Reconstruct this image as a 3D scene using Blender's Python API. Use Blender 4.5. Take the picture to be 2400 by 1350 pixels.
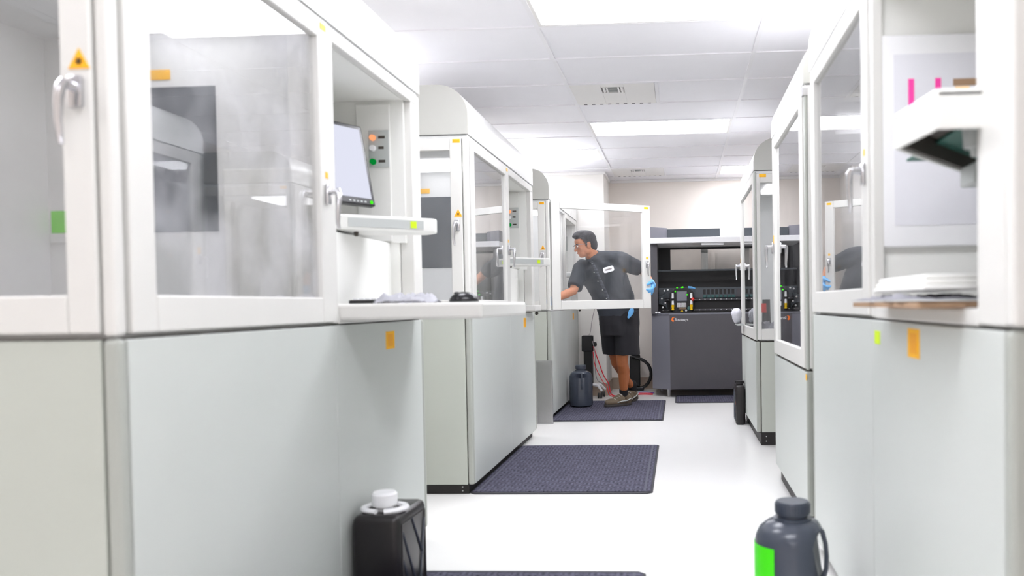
import bpy, bmesh, math, random
from mathutils import Vector, Matrix, Euler, Quaternion
random.seed(7)
for o in list(bpy.data.objects): bpy.data.objects.remove(o)
scene = bpy.context.scene
COL = scene.collection
PI = math.pi

# ------------------------------------------------------------------ camera
cam_d = bpy.data.cameras.new('camera')
cam = bpy.data.objects.new('camera', cam_d); COL.objects.link(cam)
F_PX, YAW, PITCH, ROLL, SX, SY = 1995.27, .05922, -.02531, -.01589, -.11368, .0363
cam_d.sensor_width = 36.0; cam_d.sensor_fit = 'HORIZONTAL'
cam_d.lens = F_PX / 2400 * 36.0
cam_d.shift_x = SX; cam_d.shift_y = SY
cam_d.clip_start = .05; cam_d.clip_end = 60
Rz = Matrix.Rotation(YAW, 3, 'Z'); Rx = Matrix.Rotation(PITCH, 3, 'X')
r = Rz @ Rx @ Vector((1, 0, 0)); u = Rz @ Rx @ Vector((0, 0, 1)); f = Rz @ Rx @ Vector((0, 1, 0))
r2 = math.cos(ROLL) * r + math.sin(ROLL) * u
u2 = -math.sin(ROLL) * r + math.cos(ROLL) * u
M = Matrix((r2, u2, -f)).transposed().to_4x4(); M.translation = Vector((0, 0, 1.05))
cam.matrix_world = M
cam_d.dof.use_dof = True; cam_d.dof.focus_distance = 8.0; cam_d.dof.aperture_fstop = 2.6
scene.camera = cam

# ------------------------------------------------------------------ world, lamp level, exposure
w = bpy.data.worlds.new('world'); scene.world = w; w.use_nodes = True
w.node_tree.nodes['Background'].inputs[0].default_value = (.9, .93, 1, 1)
w.node_tree.nodes['Background'].inputs[1].default_value = .3
LAMP = 8.5
vs = scene.view_settings
vs.view_transform = 'Standard'; vs.look = 'None'; vs.gamma = 1; vs.use_curve_mapping = False
vs.exposure = 1.08

# ------------------------------------------------------------------ materials
MATS = {}
def srgb(c):
    return tuple(((v / 255) / 12.92 if v / 255 <= .04045 else ((v / 255 + .055) / 1.055) ** 2.4) for v in c)
def mat(name, rgb, rough=.5, metal=0., var=.04, scale=6., bump=0., bscale=200., spec=.5, coat=0.):
    m = bpy.data.materials.new(name); m.use_nodes = True
    nt = m.node_tree; b = nt.nodes['Principled BSDF']
    c = srgb(rgb)
    b.inputs['Roughness'].default_value = rough; b.inputs['Metallic'].default_value = metal
    b.inputs['Specular IOR Level'].default_value = spec
    b.inputs['Coat Weight'].default_value = coat
    tc = nt.nodes.new('ShaderNodeTexCoord')
    n = nt.nodes.new('ShaderNodeTexNoise'); n.inputs['Scale'].default_value = scale; n.inputs['Detail'].default_value = 3
    nt.links.new(tc.outputs['Object'], n.inputs['Vector'])
    mx = nt.nodes.new('ShaderNodeMix'); mx.data_type = 'RGBA'
    mx.inputs['A'].default_value = (*[v * (1 - var) for v in c], 1); mx.inputs['B'].default_value = (*[min(1, v * (1 + var)) for v in c], 1)
    nt.links.new(n.outputs['Fac'], mx.inputs['Factor']); nt.links.new(mx.outputs['Result'], b.inputs['Base Color'])
    if bump:
        n2 = nt.nodes.new('ShaderNodeTexNoise'); n2.inputs['Scale'].default_value = bscale
        nt.links.new(tc.outputs['Object'], n2.inputs['Vector'])
        bp = nt.nodes.new('ShaderNodeBump'); bp.inputs['Strength'].default_value = bump; bp.inputs['Distance'].default_value = .002
        nt.links.new(n2.outputs['Fac'], bp.inputs['Height']); nt.links.new(bp.outputs['Normal'], b.inputs['Normal'])
    MATS[name] = m
    return m
def emit(name, rgb, s):
    m = bpy.data.materials.new(name); m.use_nodes = True
    nt = m.node_tree; nt.nodes.remove(nt.nodes['Principled BSDF'])
    e = nt.nodes.new('ShaderNodeEmission'); e.inputs[0].default_value = (*srgb(rgb), 1); e.inputs[1].default_value = s
    nt.links.new(e.outputs[0], nt.nodes['Material Output'].inputs[0]); MATS[name] = m
    return m
def glass(name, tint=(.96, .97, .96), smudge=0.0, boost=1.0):
    m = bpy.data.materials.new(name); m.use_nodes = True
    nt = m.node_tree; nt.nodes.remove(nt.nodes['Principled BSDF'])
    L = nt.links.new
    tr = nt.nodes.new('ShaderNodeBsdfTransparent'); tr.inputs[0].default_value = (*tint, 1)
    gl = nt.nodes.new('ShaderNodeBsdfGlossy'); gl.inputs['Roughness'].default_value = .015
    lw = nt.nodes.new('ShaderNodeLayerWeight'); lw.inputs[0].default_value = .5
    p = nt.nodes.new('ShaderNodeMath'); p.operation = 'POWER'; p.inputs[1].default_value = 5
    L(lw.outputs['Facing'], p.inputs[0])
    a = nt.nodes.new('ShaderNodeMath'); a.operation = 'MULTIPLY_ADD'; a.inputs[1].default_value = .96 * boost; a.inputs[2].default_value = .04 * boost; a.use_clamp = True
    L(p.outputs[0], a.inputs[0])
    mx = nt.nodes.new('ShaderNodeMixShader'); L(a.outputs[0], mx.inputs[0]); L(tr.outputs[0], mx.inputs[1]); L(gl.outputs[0], mx.inputs[2])
    out = mx.outputs[0]
    if smudge:
        tc = nt.nodes.new('ShaderNodeTexCoord'); n = nt.nodes.new('ShaderNodeTexNoise')
        n.inputs['Scale'].default_value = 4.5; n.inputs['Detail'].default_value = 5; n.inputs['Distortion'].default_value = .2
        L(tc.outputs['Object'], n.inputs['Vector'])
        mr = nt.nodes.new('ShaderNodeMapRange'); mr.inputs[1].default_value = .42; mr.inputs[2].default_value = .8; mr.inputs[4].default_value = smudge
        L(n.outputs['Fac'], mr.inputs[0])
        df = nt.nodes.new('ShaderNodeBsdfDiffuse'); df.inputs[0].default_value = (.85, .85, .9, 1)
        m2 = nt.nodes.new('ShaderNodeMixShader'); L(mr.outputs[0], m2.inputs[0]); L(out, m2.inputs[1]); L(df.outputs[0], m2.inputs[2])
        out = m2.outputs[0]
    L(out, nt.nodes['Material Output'].inputs[0]); MATS[name] = m
    return m

mat('cream', (216, 215, 211), .38, var=.015, scale=3)
mat('cream_in', (234, 234, 230), .5, var=.02, scale=3)
mat('chamber', (228, 229, 228), .5, var=.03, scale=2.5)
mat('grey_panel', (198, 202, 198), .42, var=.02, scale=2.2)
mat('grey_end', (186, 190, 181), .45, var=.025, scale=2.2)
mat('post_grey', (168, 171, 164), .42, var=.02)
mat('hood_white', (240, 240, 238), .33, var=.01)
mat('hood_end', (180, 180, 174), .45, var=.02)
mat('gap_dark', (70, 64, 58), .7)
mat('kick_black', (28, 24, 24), .55)
mat('chrome', (205, 205, 208), .18, 1.0, var=.02)
mat('metal', (190, 190, 192), .35, 1.0, var=.03)
mat('white_plastic', (240, 240, 242), .35, var=.01)
mat('offwhite', (228, 228, 224), .45, var=.02)
mat('label_grey', (186, 190, 188), .5)
mat('orange_label', (255, 190, 0), .5, var=.03)
mat('orange_print', (244, 168, 0), .5)
mat('orange_red', (250, 120, 30), .5)
mat('yellow_tri', (255, 180, 20), .45)
mat('yellow', (255, 205, 0), .45)
mat('lime_label', (205, 235, 20), .5, var=.03)
mat('green_note', (70, 235, 0), .5, var=.03)
mat('green_faint', (120, 220, 70), .5)
mat('mat_stripe', (84, 84, 98), .8)
mat('black', (14, 13, 14), .45)
mat('black_gloss', (20, 20, 24), .22)
mat('black_can', (24, 20, 22), .3, var=.1)
mat('jug_grey', (66, 72, 84), .26, var=.06, scale=20, bump=.04, bscale=90)
mat('jug_cap', (64, 70, 82), .3, var=.05)
mat('smoke_panel', (66, 72, 80), .2, var=.06, scale=5)
mat('printer_dark', (76, 74, 79), .5, var=.05, scale=9, bump=.1, bscale=400)
mat('printer_side', (118, 118, 128), .45, var=.03)
mat('printer_black', (17, 15, 17), .5)
mat('printer_mid', (74, 80, 86), .45)
mat('printer_teal', (60, 100, 100), .4)
mat('wall', (238, 230, 222), .75, var=.012, scale=2, bump=.05, bscale=150)
mat('wall_white', (238, 235, 230), .75, var=.01, scale=2, bump=.05, bscale=150)
mat('trim_white', (238, 236, 234), .5, var=.01)
mat('baseboard', (168, 150, 134), .6, var=.04)
mat('tile', (243, 242, 246), .85, var=.02, scale=5, bump=.25, bscale=260)
mat('rail', (240, 239, 242), .5, var=.01)
mat('vent_dark', (70, 70, 76), .6)
mat('rubber', (52, 52, 58), .7)
mat('red_plastic', (215, 45, 35), .4)
mat('red_cable', (230, 40, 60), .45)
mat('blue_cable', (90, 90, 190), .45)
mat('grey_cable', (150, 140, 142), .5)
mat('cloth_white', (240, 240, 236), .85, var=.03, scale=20, bump=.3, bscale=60)
mat('cloth_grey', (196, 196, 204), .9, var=.1, scale=30, bump=.5, bscale=60)
mat('cardboard', (168, 138, 110), .8, var=.05)
mat('pink', (255, 70, 170), .5)
mat('paper', (226, 226, 232), .7, var=.03, scale=14)
mat('foil', (215, 215, 222), .4, .0, var=.2, scale=25)
mat('pcb', (30, 90, 78), .5)
mat('skin', (204, 138, 104), .55, var=.07, scale=30)
mat('skin_leg', (176, 104, 62), .55, var=.07, scale=30)
mat('lip', (178, 100, 84), .5)
mat('eye', (240, 238, 232), .3)
mat('hair', (56, 54, 58), .7, var=.35, scale=60, bump=.6, bscale=140)
mat('shirt', (50, 54, 62), .8, var=.1, scale=14, bump=.3, bscale=500)
mat('shirt_light', (74, 78, 88), .8, var=.1, scale=14)
mat('shorts', (29, 28, 33), .85, var=.12, scale=14, bump=.3, bscale=300)
mat('sock', (24, 24, 28), .9)
mat('shoe', (112, 98, 80), .75, var=.15, scale=40)
mat('shoe_sole', (70, 66, 64), .8)
mat('glove', (110, 180, 238), .45, var=.06, scale=40)
emit('lamp', (248, 249, 255), LAMP)
emit('chamber_lamp', (250, 250, 255), 1.7)
emit('screen', (226, 228, 244), .48)
emit('screen_blue', (150, 190, 235), .45)
emit('led_green', (70, 255, 20), .6)
emit('led_blue', (90, 150, 255), .8)
emit('led_orange', (255, 170, 120), .5)
emit('lamp_green', (10, 150, 60), .35)
glass('pane', (.985, .985, .985), smudge=.05, boost=1.8)
glass('pane_smudged_bright', (.985, .985, .985), smudge=.26, boost=1.8)  # smudged glass, smudges strengthened as painted brightness over the dim chamber
glass('pane_door', (.985, .985, .985), smudge=.04)
# floor
m = mat('floor', (246, 245, 243), .22, var=.012, scale=3)
# mat weave
def weave(name):
    m = bpy.data.materials.new(name); m.use_nodes = True; nt = m.node_tree; b = nt.nodes['Principled BSDF']; L = nt.links.new
    b.inputs['Roughness'].default_value = .95; b.inputs['Specular IOR Level'].default_value = .15
    tc = nt.nodes.new('ShaderNodeTexCoord'); ck = nt.nodes.new('ShaderNodeTexChecker'); ck.inputs['Scale'].default_value = 20
    w1 = nt.nodes.new('ShaderNodeTexWave'); w1.inputs['Scale'].default_value = 12.5; w1.bands_direction = 'X'
    w2 = nt.nodes.new('ShaderNodeTexWave'); w2.inputs['Scale'].default_value = 12.5; w2.bands_direction = 'Y'
    for w_ in (w1, w2): w_.inputs['Distortion'].default_value = .6
    n = nt.nodes.new('ShaderNodeTexNoise'); n.inputs['Scale'].default_value = 45; n.inputs['Detail'].default_value = 5; n.inputs['Roughness'].default_value = .75
    for x in (ck, w1, w2, n): L(tc.outputs['Object'], x.inputs['Vector'])
    mx = nt.nodes.new('ShaderNodeMix'); L(ck.outputs['Fac'], mx.inputs['Factor']); L(w1.outputs['Fac'], mx.inputs['A']); L(w2.outputs['Fac'], mx.inputs['B'])
    ad = nt.nodes.new('ShaderNodeMath'); ad.operation = 'MULTIPLY_ADD'; ad.inputs[1].default_value = .26; L(mx.outputs['Result'], ad.inputs[0]); L(n.outputs['Fac'], ad.inputs[2])
    cr = nt.nodes.new('ShaderNodeValToRGB')
    cr.color_ramp.elements[0].position = .32; cr.color_ramp.elements[0].color = (*srgb((36, 35, 44)), 1)
    cr.color_ramp.elements[1].position = 1.05 if False else 1; cr.color_ramp.elements[1].color = (*srgb((116, 115, 134)), 1)
    L(ad.outputs[0], cr.inputs[0]); L(cr.outputs[0], b.inputs['Base Color'])
    bp = nt.nodes.new('ShaderNodeBump'); bp.inputs['Strength'].default_value = .7; bp.inputs['Distance'].default_value = .004
    L(ad.outputs[0], bp.inputs['Height']); L(bp.outputs['Normal'], b.inputs['Normal']); MATS[name] = m
weave('mat_weave')

# ------------------------------------------------------------------ mesh helpers
class MB:
    def __init__(s): s.bm = bmesh.new()
    def box(s, x0, x1, y0, y1, z0, z1, bev=0, seg=2):
        vs_ = [s.bm.verts.new(p) for p in ((x0,y0,z0),(x1,y0,z0),(x1,y1,z0),(x0,y1,z0),(x0,y0,z1),(x1,y0,z1),(x1,y1,z1),(x0,y1,z1))]
        fs = [s.bm.faces.new([vs_[i] for i in q]) for q in ((0,3,2,1),(4,5,6,7),(0,1,5,4),(1,2,6,5),(2,3,7,6),(3,0,4,7))]
        if bev:
            es = list({e for f_ in fs for e in f_.edges})
            bmesh.ops.bevel(s.bm, geom=es, offset=bev, segments=seg, affect='EDGES', profile=.5)
        return s
    def prism(s, pts, axis, a, b, bev=0):
        # pts 2D polygon; axis = extrusion axis
        def P(p, t):
            return {'y': (p[0], t, p[1]), 'x': (t, p[0], p[1]), 'z': (p[0], p[1], t)}[axis]
        A = [s.bm.verts.new(P(p, a)) for p in pts]; B = [s.bm.verts.new(P(p, b)) for p in pts]
        fs = [s.bm.faces.new(A), s.bm.faces.new(B[::-1])]
        n = len(pts)
        for i in range(n): fs.append(s.bm.faces.new((A[i], B[i], B[(i+1) % n], A[(i+1) % n])))
        bmesh.ops.recalc_face_normals(s.bm, faces=fs)
        if bev:
            es = list({e for f_ in fs for e in f_.edges if e.calc_face_angle(0) > .6})
            bmesh.ops.bevel(s.bm, geom=es, offset=bev, segments=2, affect='EDGES', profile=.5)
        return s
    def ring(s, c, ax1, ax2, r1, r2=None, n=16):
        r2 = r1 if r2 is None else r2
        return [s.bm.verts.new(Vector(c) + ax1 * (r1 * math.cos(2*PI*i/n)) + ax2 * (r2 * math.sin(2*PI*i/n))) for i in range(n)]
    def skin(s, rings, cap=True):
        fs = []
        n = len(rings[0])
        for a, b in zip(rings, rings[1:]):
            for i in range(n): fs.append(s.bm.faces.new((a[i], a[(i+1) % n], b[(i+1) % n], b[i])))
        if cap:
            fs.append(s.bm.faces.new(rings[0][::-1])); fs.append(s.bm.faces.new(rings[-1]))
        bmesh.ops.recalc_face_normals(s.bm, faces=fs)
        return s
    def tube(s, pts, rad, n=8, cap=True, flat=1.0):
        pts = [Vector(p) for p in pts]
        rad = rad if isinstance(rad, (list, tuple)) else [rad] * len(pts)
        rings = []; prev = None
        for i, p in enumerate(pts):
            d = (pts[min(i+1, len(pts)-1)] - pts[max(i-1, 0)]).normalized()
            if prev is None:
                a = Vector((0, 0, 1)) if abs(d.z) < .9 else Vector((1, 0, 0))
                x = d.cross(a).normalized()
            else:
                x = (prev - d * prev.dot(d)).normalized()
            prev = x
            rings.append(s.ring(p, x, d.cross(x), rad[i], rad[i] * flat, n))
        return s.skin(rings, cap)
    def cyl(s, p0, p1, r0, r1=None, n=16):
        return s.tube([p0, p1], [r0, r0 if r1 is None else r1], n)
    def lathe(s, prof, c=(0, 0), n=24, sx=1, sy=1):
        rings = [[s.bm.verts.new((c[0] + sx * max(r_, 1e-4) * math.cos(2*PI*i/n), c[1] + sy * max(r_, 1e-4) * math.sin(2*PI*i/n), z)) for i in range(n)] for r_, z in prof]
        return s.skin(rings)
    def ell(s, c, r_, rot=None, nu=16, nv=10):
        mtx = Matrix.Translation(Vector(c)) @ ((rot if rot else Matrix.Identity(3)).to_4x4()) @ Matrix.Diagonal((*r_, 1))
        bmesh.ops.create_uvsphere(s.bm, u_segments=nu, v_segments=nv, radius=1, matrix=mtx)
        return s
    def xf(s, mtx):
        bmesh.ops.transform(s.bm, matrix=mtx, verts=s.bm.verts); return s
    def build(s, name, m, parent=None, smooth=False, loc=None):
        me = bpy.data.meshes.new(name); s.bm.to_mesh(me); s.bm.free()
        o = bpy.data.objects.new(name, me); COL.objects.link(o)
        me.materials.append(MATS[m] if isinstance(m, str) else m)
        if smooth:
            for p in me.polygons: p.use_smooth = True
            try: me.set_sharp_from_angle(angle=math.radians(40))
            except Exception: pass
        if parent: o.parent = parent
        if loc: o.location = loc
        return o
def tag(o, label=None, cat=None, group=None, kind=None):
    for k, v in (('label', label), ('category', cat), ('group', group), ('kind', kind)):
        if v: o[k] = v
    return o
def empty(name, loc, label, cat, rz=0, group=None):
    o = bpy.data.objects.new(name, None); COL.objects.link(o); o.empty_display_size = .1
    o.location = loc; o.rotation_euler = (0, 0, rz)
    return tag(o, label, cat, group)
def bx(name, m, parent, *a, bev=.003): return MB().box(*a, bev=bev).build(name, m, parent)
def frame4(x0, x1, z0, z1, X0, X1, Z0, Z1, y0, y1):
    """rectangular frame in the xz plane, outer X0..X1/Z0..Z1, inner x0..x1/z0..z1"""
    b = MB()
    b.box(X0, x0, y0, y1, Z0, Z1, .004); b.box(x1, X1, y0, y1, Z0, Z1, .004)
    b.box(x0, x1, y0, y1, Z0, z0, .004); b.box(x0, x1, y0, y1, z1, Z1, .004)
    return b

def remesh(name, mb, m, parent, voxel=.008, smooth=4):
    me = bpy.data.meshes.new('raw'); mb.bm.to_mesh(me); mb.bm.free()
    t = bpy.data.objects.new('raw', me); COL.objects.link(t)
    rm = t.modifiers.new('r', 'REMESH'); rm.mode = 'VOXEL'; rm.voxel_size = voxel
    sm = t.modifiers.new('s', 'SMOOTH'); sm.iterations = smooth; sm.factor = .5
    dg = bpy.context.evaluated_depsgraph_get()
    me2 = bpy.data.meshes.new_from_object(t.evaluated_get(dg)); me2.name = name
    bpy.data.objects.remove(t); bpy.data.meshes.remove(me)
    o = bpy.data.objects.new(name, me2); COL.objects.link(o)
    me2.materials.clear(); me2.materials.append(MATS[m])
    for p in me2.polygons: p.use_smooth = True
    if parent: o.parent = parent
    return o
def text(name, s, size, m, parent, loc, rot, ext=.001):
    cu = bpy.data.curves.new('t', 'FONT'); cu.body = s; cu.size = size; cu.extrude = ext
    t = bpy.data.objects.new('t', cu); COL.objects.link(t)
    dg = bpy.context.evaluated_depsgraph_get()
    me = bpy.data.meshes.new_from_object(t.evaluated_get(dg)); bpy.data.objects.remove(t)
    me.materials.clear(); me.materials.append(MATS[m])
    o = bpy.data.objects.new(name, me); COL.objects.link(o); o.location = loc; o.rotation_euler = rot
    if parent: o.parent = parent
    return o

# ------------------------------------------------------------------ room
XL, XR, YB, YF, ZC = -3.25, 1.9, -2.6, 10.45, 2.557
def struct(o): o['kind'] = 'structure'; return o
struct(bx('floor', 'floor', None, XL, XR, YB, YF, -.1, 0, bev=0))
ceil_ = struct(bx('ceiling', 'tile', None, XL, XR, YB, YF, ZC + .07, ZC + .17, bev=0))
struct(bx('wall_left', 'wall', None, XL - .1, XL, YB, YF, 0, ZC + .07, bev=0))
struct(bx('wall_right', 'wall', None, XR, XR + .1, YB, YF, 0, ZC + .07, bev=0))
struct(bx('wall_back', 'wall', None, XL, XR, YF, YF + .1, 0, ZC + .07, bev=0))
struct(bx('wall_front', 'wall', None, XL, XR, YB - .1, YB, 0, ZC + .07, bev=0))
BX, BY = -.835, 9.72
struct(bx('wall_block', 'wall_white', None, XL, BX, BY, YF, 0, ZC + .07, bev=0))
struct(bx('baseboard_back', 'baseboard', None, BX + .012, XR, YF - .012, YF, 0, .14, bev=.002))
struct(MB().box(XL, BX + .012, BY - .012, BY, 0, .14).box(BX, BX + .012, BY, YF - .012, 0, .14).build('baseboard_block', 'baseboard'))
struct(bx('trim_1', 'trim_white', None, BX + .02, XR, YF - .02, YF, ZC - .03, ZC + .002, bev=.002))
struct(MB().box(XL, BX + .02, BY - .02, BY, ZC - .03, ZC + .002).box(BX, BX + .02, BY, YF - .02, ZC - .03, ZC + .002).build('trim_2', 'trim_white'))
# ceiling grid
XE = [-3.184, -1.964, -.744, .476, 1.696]
LX = [(XL, XE[0])] + list(zip(XE, XE[1:])) + [(XE[-1], XR)]
Y0 = 4.62
rows = [(YB, Y0 - .61 * 11)] + [(Y0 + .61 * k, Y0 + .61 * (k + 1)) for k in range(-11, 9)] + [(Y0 + .61 * 9, YF)]
rb = MB()
for x in XE: rb.box(x - .012, x + .012, YB, YF, ZC - .004, ZC + .03)
for a, b in rows[1:]: rb.box(XL, XR, a - .012, a + .012, ZC - .0035, ZC + .03)
rb.box(-.144, -.12, Y0 + 1.22, Y0 + 1.83, ZC - .0035, ZC + .03)
rb.box(-.144, -.12, Y0 + .61 * 8, Y0 + .61 * 9, ZC - .0035, ZC + .03)
rb.build('ceiling_rail', 'rail', ceil_)
def ri(k): return k + 12          # row index of grid row k
lamps = {(2, k): 0 for k in (ri(-1), ri(4), ri(-6), ri(-11))}
lamps.update({(1+1, ri(9)): 1}) if False else None
LIGHTS = [(3, -1), (3, 4), (3, -6), (3, -11), (2, 6), (2, -3), (4, 8), (4, -2), (1, 0), (1, -6), (1, 5)]
VENTS = [(3, 2), (3, 8)]
cells = {}
tile_mesh = {}
for ci, (x0, x1) in enumerate(LX):
    for rk, (y0, y1) in enumerate(rows):
        if (ci, rk - 12) in LIGHTS: continue
        a0 = x0
        if (ci, rk - 12) in VENTS: a0 = x0 + .61
        if y0 > BY and x1 < BX: continue
        key = (round(x1 - a0, 3), round(y1 - y0, 3))
        if key not in tile_mesh:
            hx, hy = key[0] / 2 - .009, key[1] / 2 - .009
            o = MB().box(-hx, hx, -hy, hy, 0, .016, bev=.003, seg=1).build('ceiling_tile', 'tile', ceil_)
            tile_mesh[key] = o
        else:
            o = tile_mesh[key].copy(); COL.objects.link(o)
        o.location = ((a0 + x1) / 2, (y0 + y1) / 2, ZC + .003)
LN = {(3, -1): 'long ceiling light at the top centre, cut off by the photo edge', (3, 4): 'ceiling light in the middle row beyond the first air vent',
      (2, 6): 'glaring ceiling light above the third left machine', (4, 8): 'small looking ceiling light near the far right wall corner'}
for (ci, k) in LIGHTS:
    x0, x1 = LX[ci]; y0, y1 = rows[ri(k)]
    seen = (ci, k) in LN
    t = empty('ceiling_light', ((x0 + x1) / 2, (y0 + y1) / 2, ZC), LN.get((ci, k), 'recessed ceiling light panel outside the photo, behind or beside the camera'), 'light', group=None if seen else 'ceiling lights out of view')
    hx, hy = (x1 - x0) / 2, (y1 - y0) / 2
    b = MB()
    for s_ in (-1, 1):
        b.box(s_ * hx - .012 - s_ * .02, s_ * hx + .012 - s_ * .02, -hy + .01, hy - .01, -.002, .05)
        b.box(-hx + .03, hx - .03, s_ * hy - .012 - s_ * .02, s_ * hy + .012 - s_ * .02, -.002, .05)
    b.build('light_frame', 'trim_white', t)
    bx('diffuser', 'lamp', t, -hx + .03, hx - .03, -hy + .03, hy - .03, .004, .01, bev=0)
    bx('housing', 'trim_white', t, -hx + .02, hx - .02, -hy + .02, hy - .02, .05, .066, bev=0)
for i, (ci, k) in enumerate(VENTS):
    x0 = LX[ci][0]; y0, y1 = rows[ri(k)]
    t = empty('air_vent', (x0 + .305, (y0 + y1) / 2, ZC), ['square ceiling air vent with louvre slots, nearer one', 'square ceiling air vent at the far wall'][i], 'vent')
    b = MB()
    b.box(-.293, -.08, -.293, .293, -.004, .008, .002); b.box(.08, .293, -.293, .293, -.004, .008, .002)
    b.box(-.08, .08, -.293, -.21, -.004, .008, .002); b.box(-.08, .08, -.05, .293, -.004, .008, .002)
    b.build('vent_plate', 'trim_white', t)
    bx('vent_core', 'vent_dark', t, -.08, .08, -.21, -.05, .02, .03, bev=0)
    # stepped louvres
    for s_ in (.05, .035):
        pass
    for d in (-.062, .062):
        o = MB().box(-.008, .008, -.075, .075, -.004, .02).build('louvre', 'trim_white', t); o.location = (d, -.13, 0); o.rotation_euler = (0, .5 if d > 0 else -.5, 0)
    for d in (-.04, .04):
        o = MB().box(-.006, .006, -.075, .075, -.006, .02).build('louvre', 'trim_white', t); o.location = (d, -.13, 0)
    for d in (-.05, 0, .05):
        o = MB().box(-.03, .03, -.004, .004, -.002, .015).build('louvre', 'label_grey', t); o.location = (0, d - .13, 0)
    b = MB()
    for q in range(9): b.box(-.25 + q * .06, -.25 + q * .06 + .025, .276, .288, -.006, -.003)
    b.build('slot', 'vent_dark', t)['kind'] = 'stuff'

# ------------------------------------------------------------------ labels helper (local plane x = 0 facing +x)
def sticker(name, m, parent, y0, y1, z0, z1, x=.0, inner=None):
    o = MB().box(x, x + .0012, y0, y1, z0, z1).build(name, m, parent)
    if inner:
        dy, dz = (y1 - y0) * .2, (z1 - z0) * .15
        bx('printed_lines', inner, o, x + .0012, x + .0018, y0 + dy, y1 - dy, z0 + dz, z1 - dz, bev=0)
    return o
def warning_tri(parent, size, axis, pos):
    """yellow laser-warning triangle; axis 'y-' lies on a plane facing -y, 'x' facing +x"""
    h = size * .9
    pts = [(-size / 2, 0), (size / 2, 0), (0, h)]
    o = MB().prism(pts, 'y', -.0015, 0).build('warning_triangle', 'yellow_tri', parent)
    star = []
    for k in range(16):
        rr = size * (.2 if k % 2 == 0 else .07)
        star.append((rr * math.cos(k * PI / 8), h * .36 + rr * math.sin(k * PI / 8)))
    MB().prism(star, 'y', -.0025, -.0015).build('burst_symbol', 'black', o)
    o.location = pos
    if axis == 'x': o.rotation_euler = (0, 0, PI / 2)
    return o
def lever_handle(parent, pos, axis, name='handle', mirror=1):
    """chrome lever: rose plate, neck, bent lever hanging down. Built facing -y."""
    b = MB()
    b.box(-.016, .016, -.012, 0, -.035, .03, .005)
    b.cyl((0, -.01, .006), (0, -.036, .006), .011, .010, 12)
    b.tube([(0, -.036, .012), (-.004 * mirror, -.042, 0), (-.009 * mirror, -.043, -.025), (-.012 * mirror, -.041, -.065), (-.010 * mirror, -.039, -.098), (-.006 * mirror, -.041, -.115)], [.010, .0105, .0095, .008, .0065, .005], 10)
    o = b.build(name, 'chrome', parent, smooth=True); o.location = pos
    if axis == 'x': o.rotation_euler = (0, 0, PI / 2)
    return o

# ------------------------------------------------------------------ big resin printing machine
def glazed_door(root, name, width, z0, z1, gl, zt, pane='pane', bev=.006):
    """hinged at local origin, running along +y, facing +x. gl = (y0,y1,z0,z1) of the glass"""
    d = bpy.data.objects.new(name, None)
    b = MB()
    g0, g1, h0, h1 = gl
    b.box(-.028, .006, 0, g0, z0, z1, .004); b.box(-.028, .006, g1, width, z0, z1, .004)
    b.box(-.028, .006, g0, g1, z0, h0, .004); b.box(-.028, .006, g0, g1, h1, z1, .004)
    fr = b.build(name, 'cream', root)
    bx('glass_pane', pane, fr, -.014, -.009, g0 - .005, g1 + .005, h0 - .005, h1 + .005, bev=0)
    return fr

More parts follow.
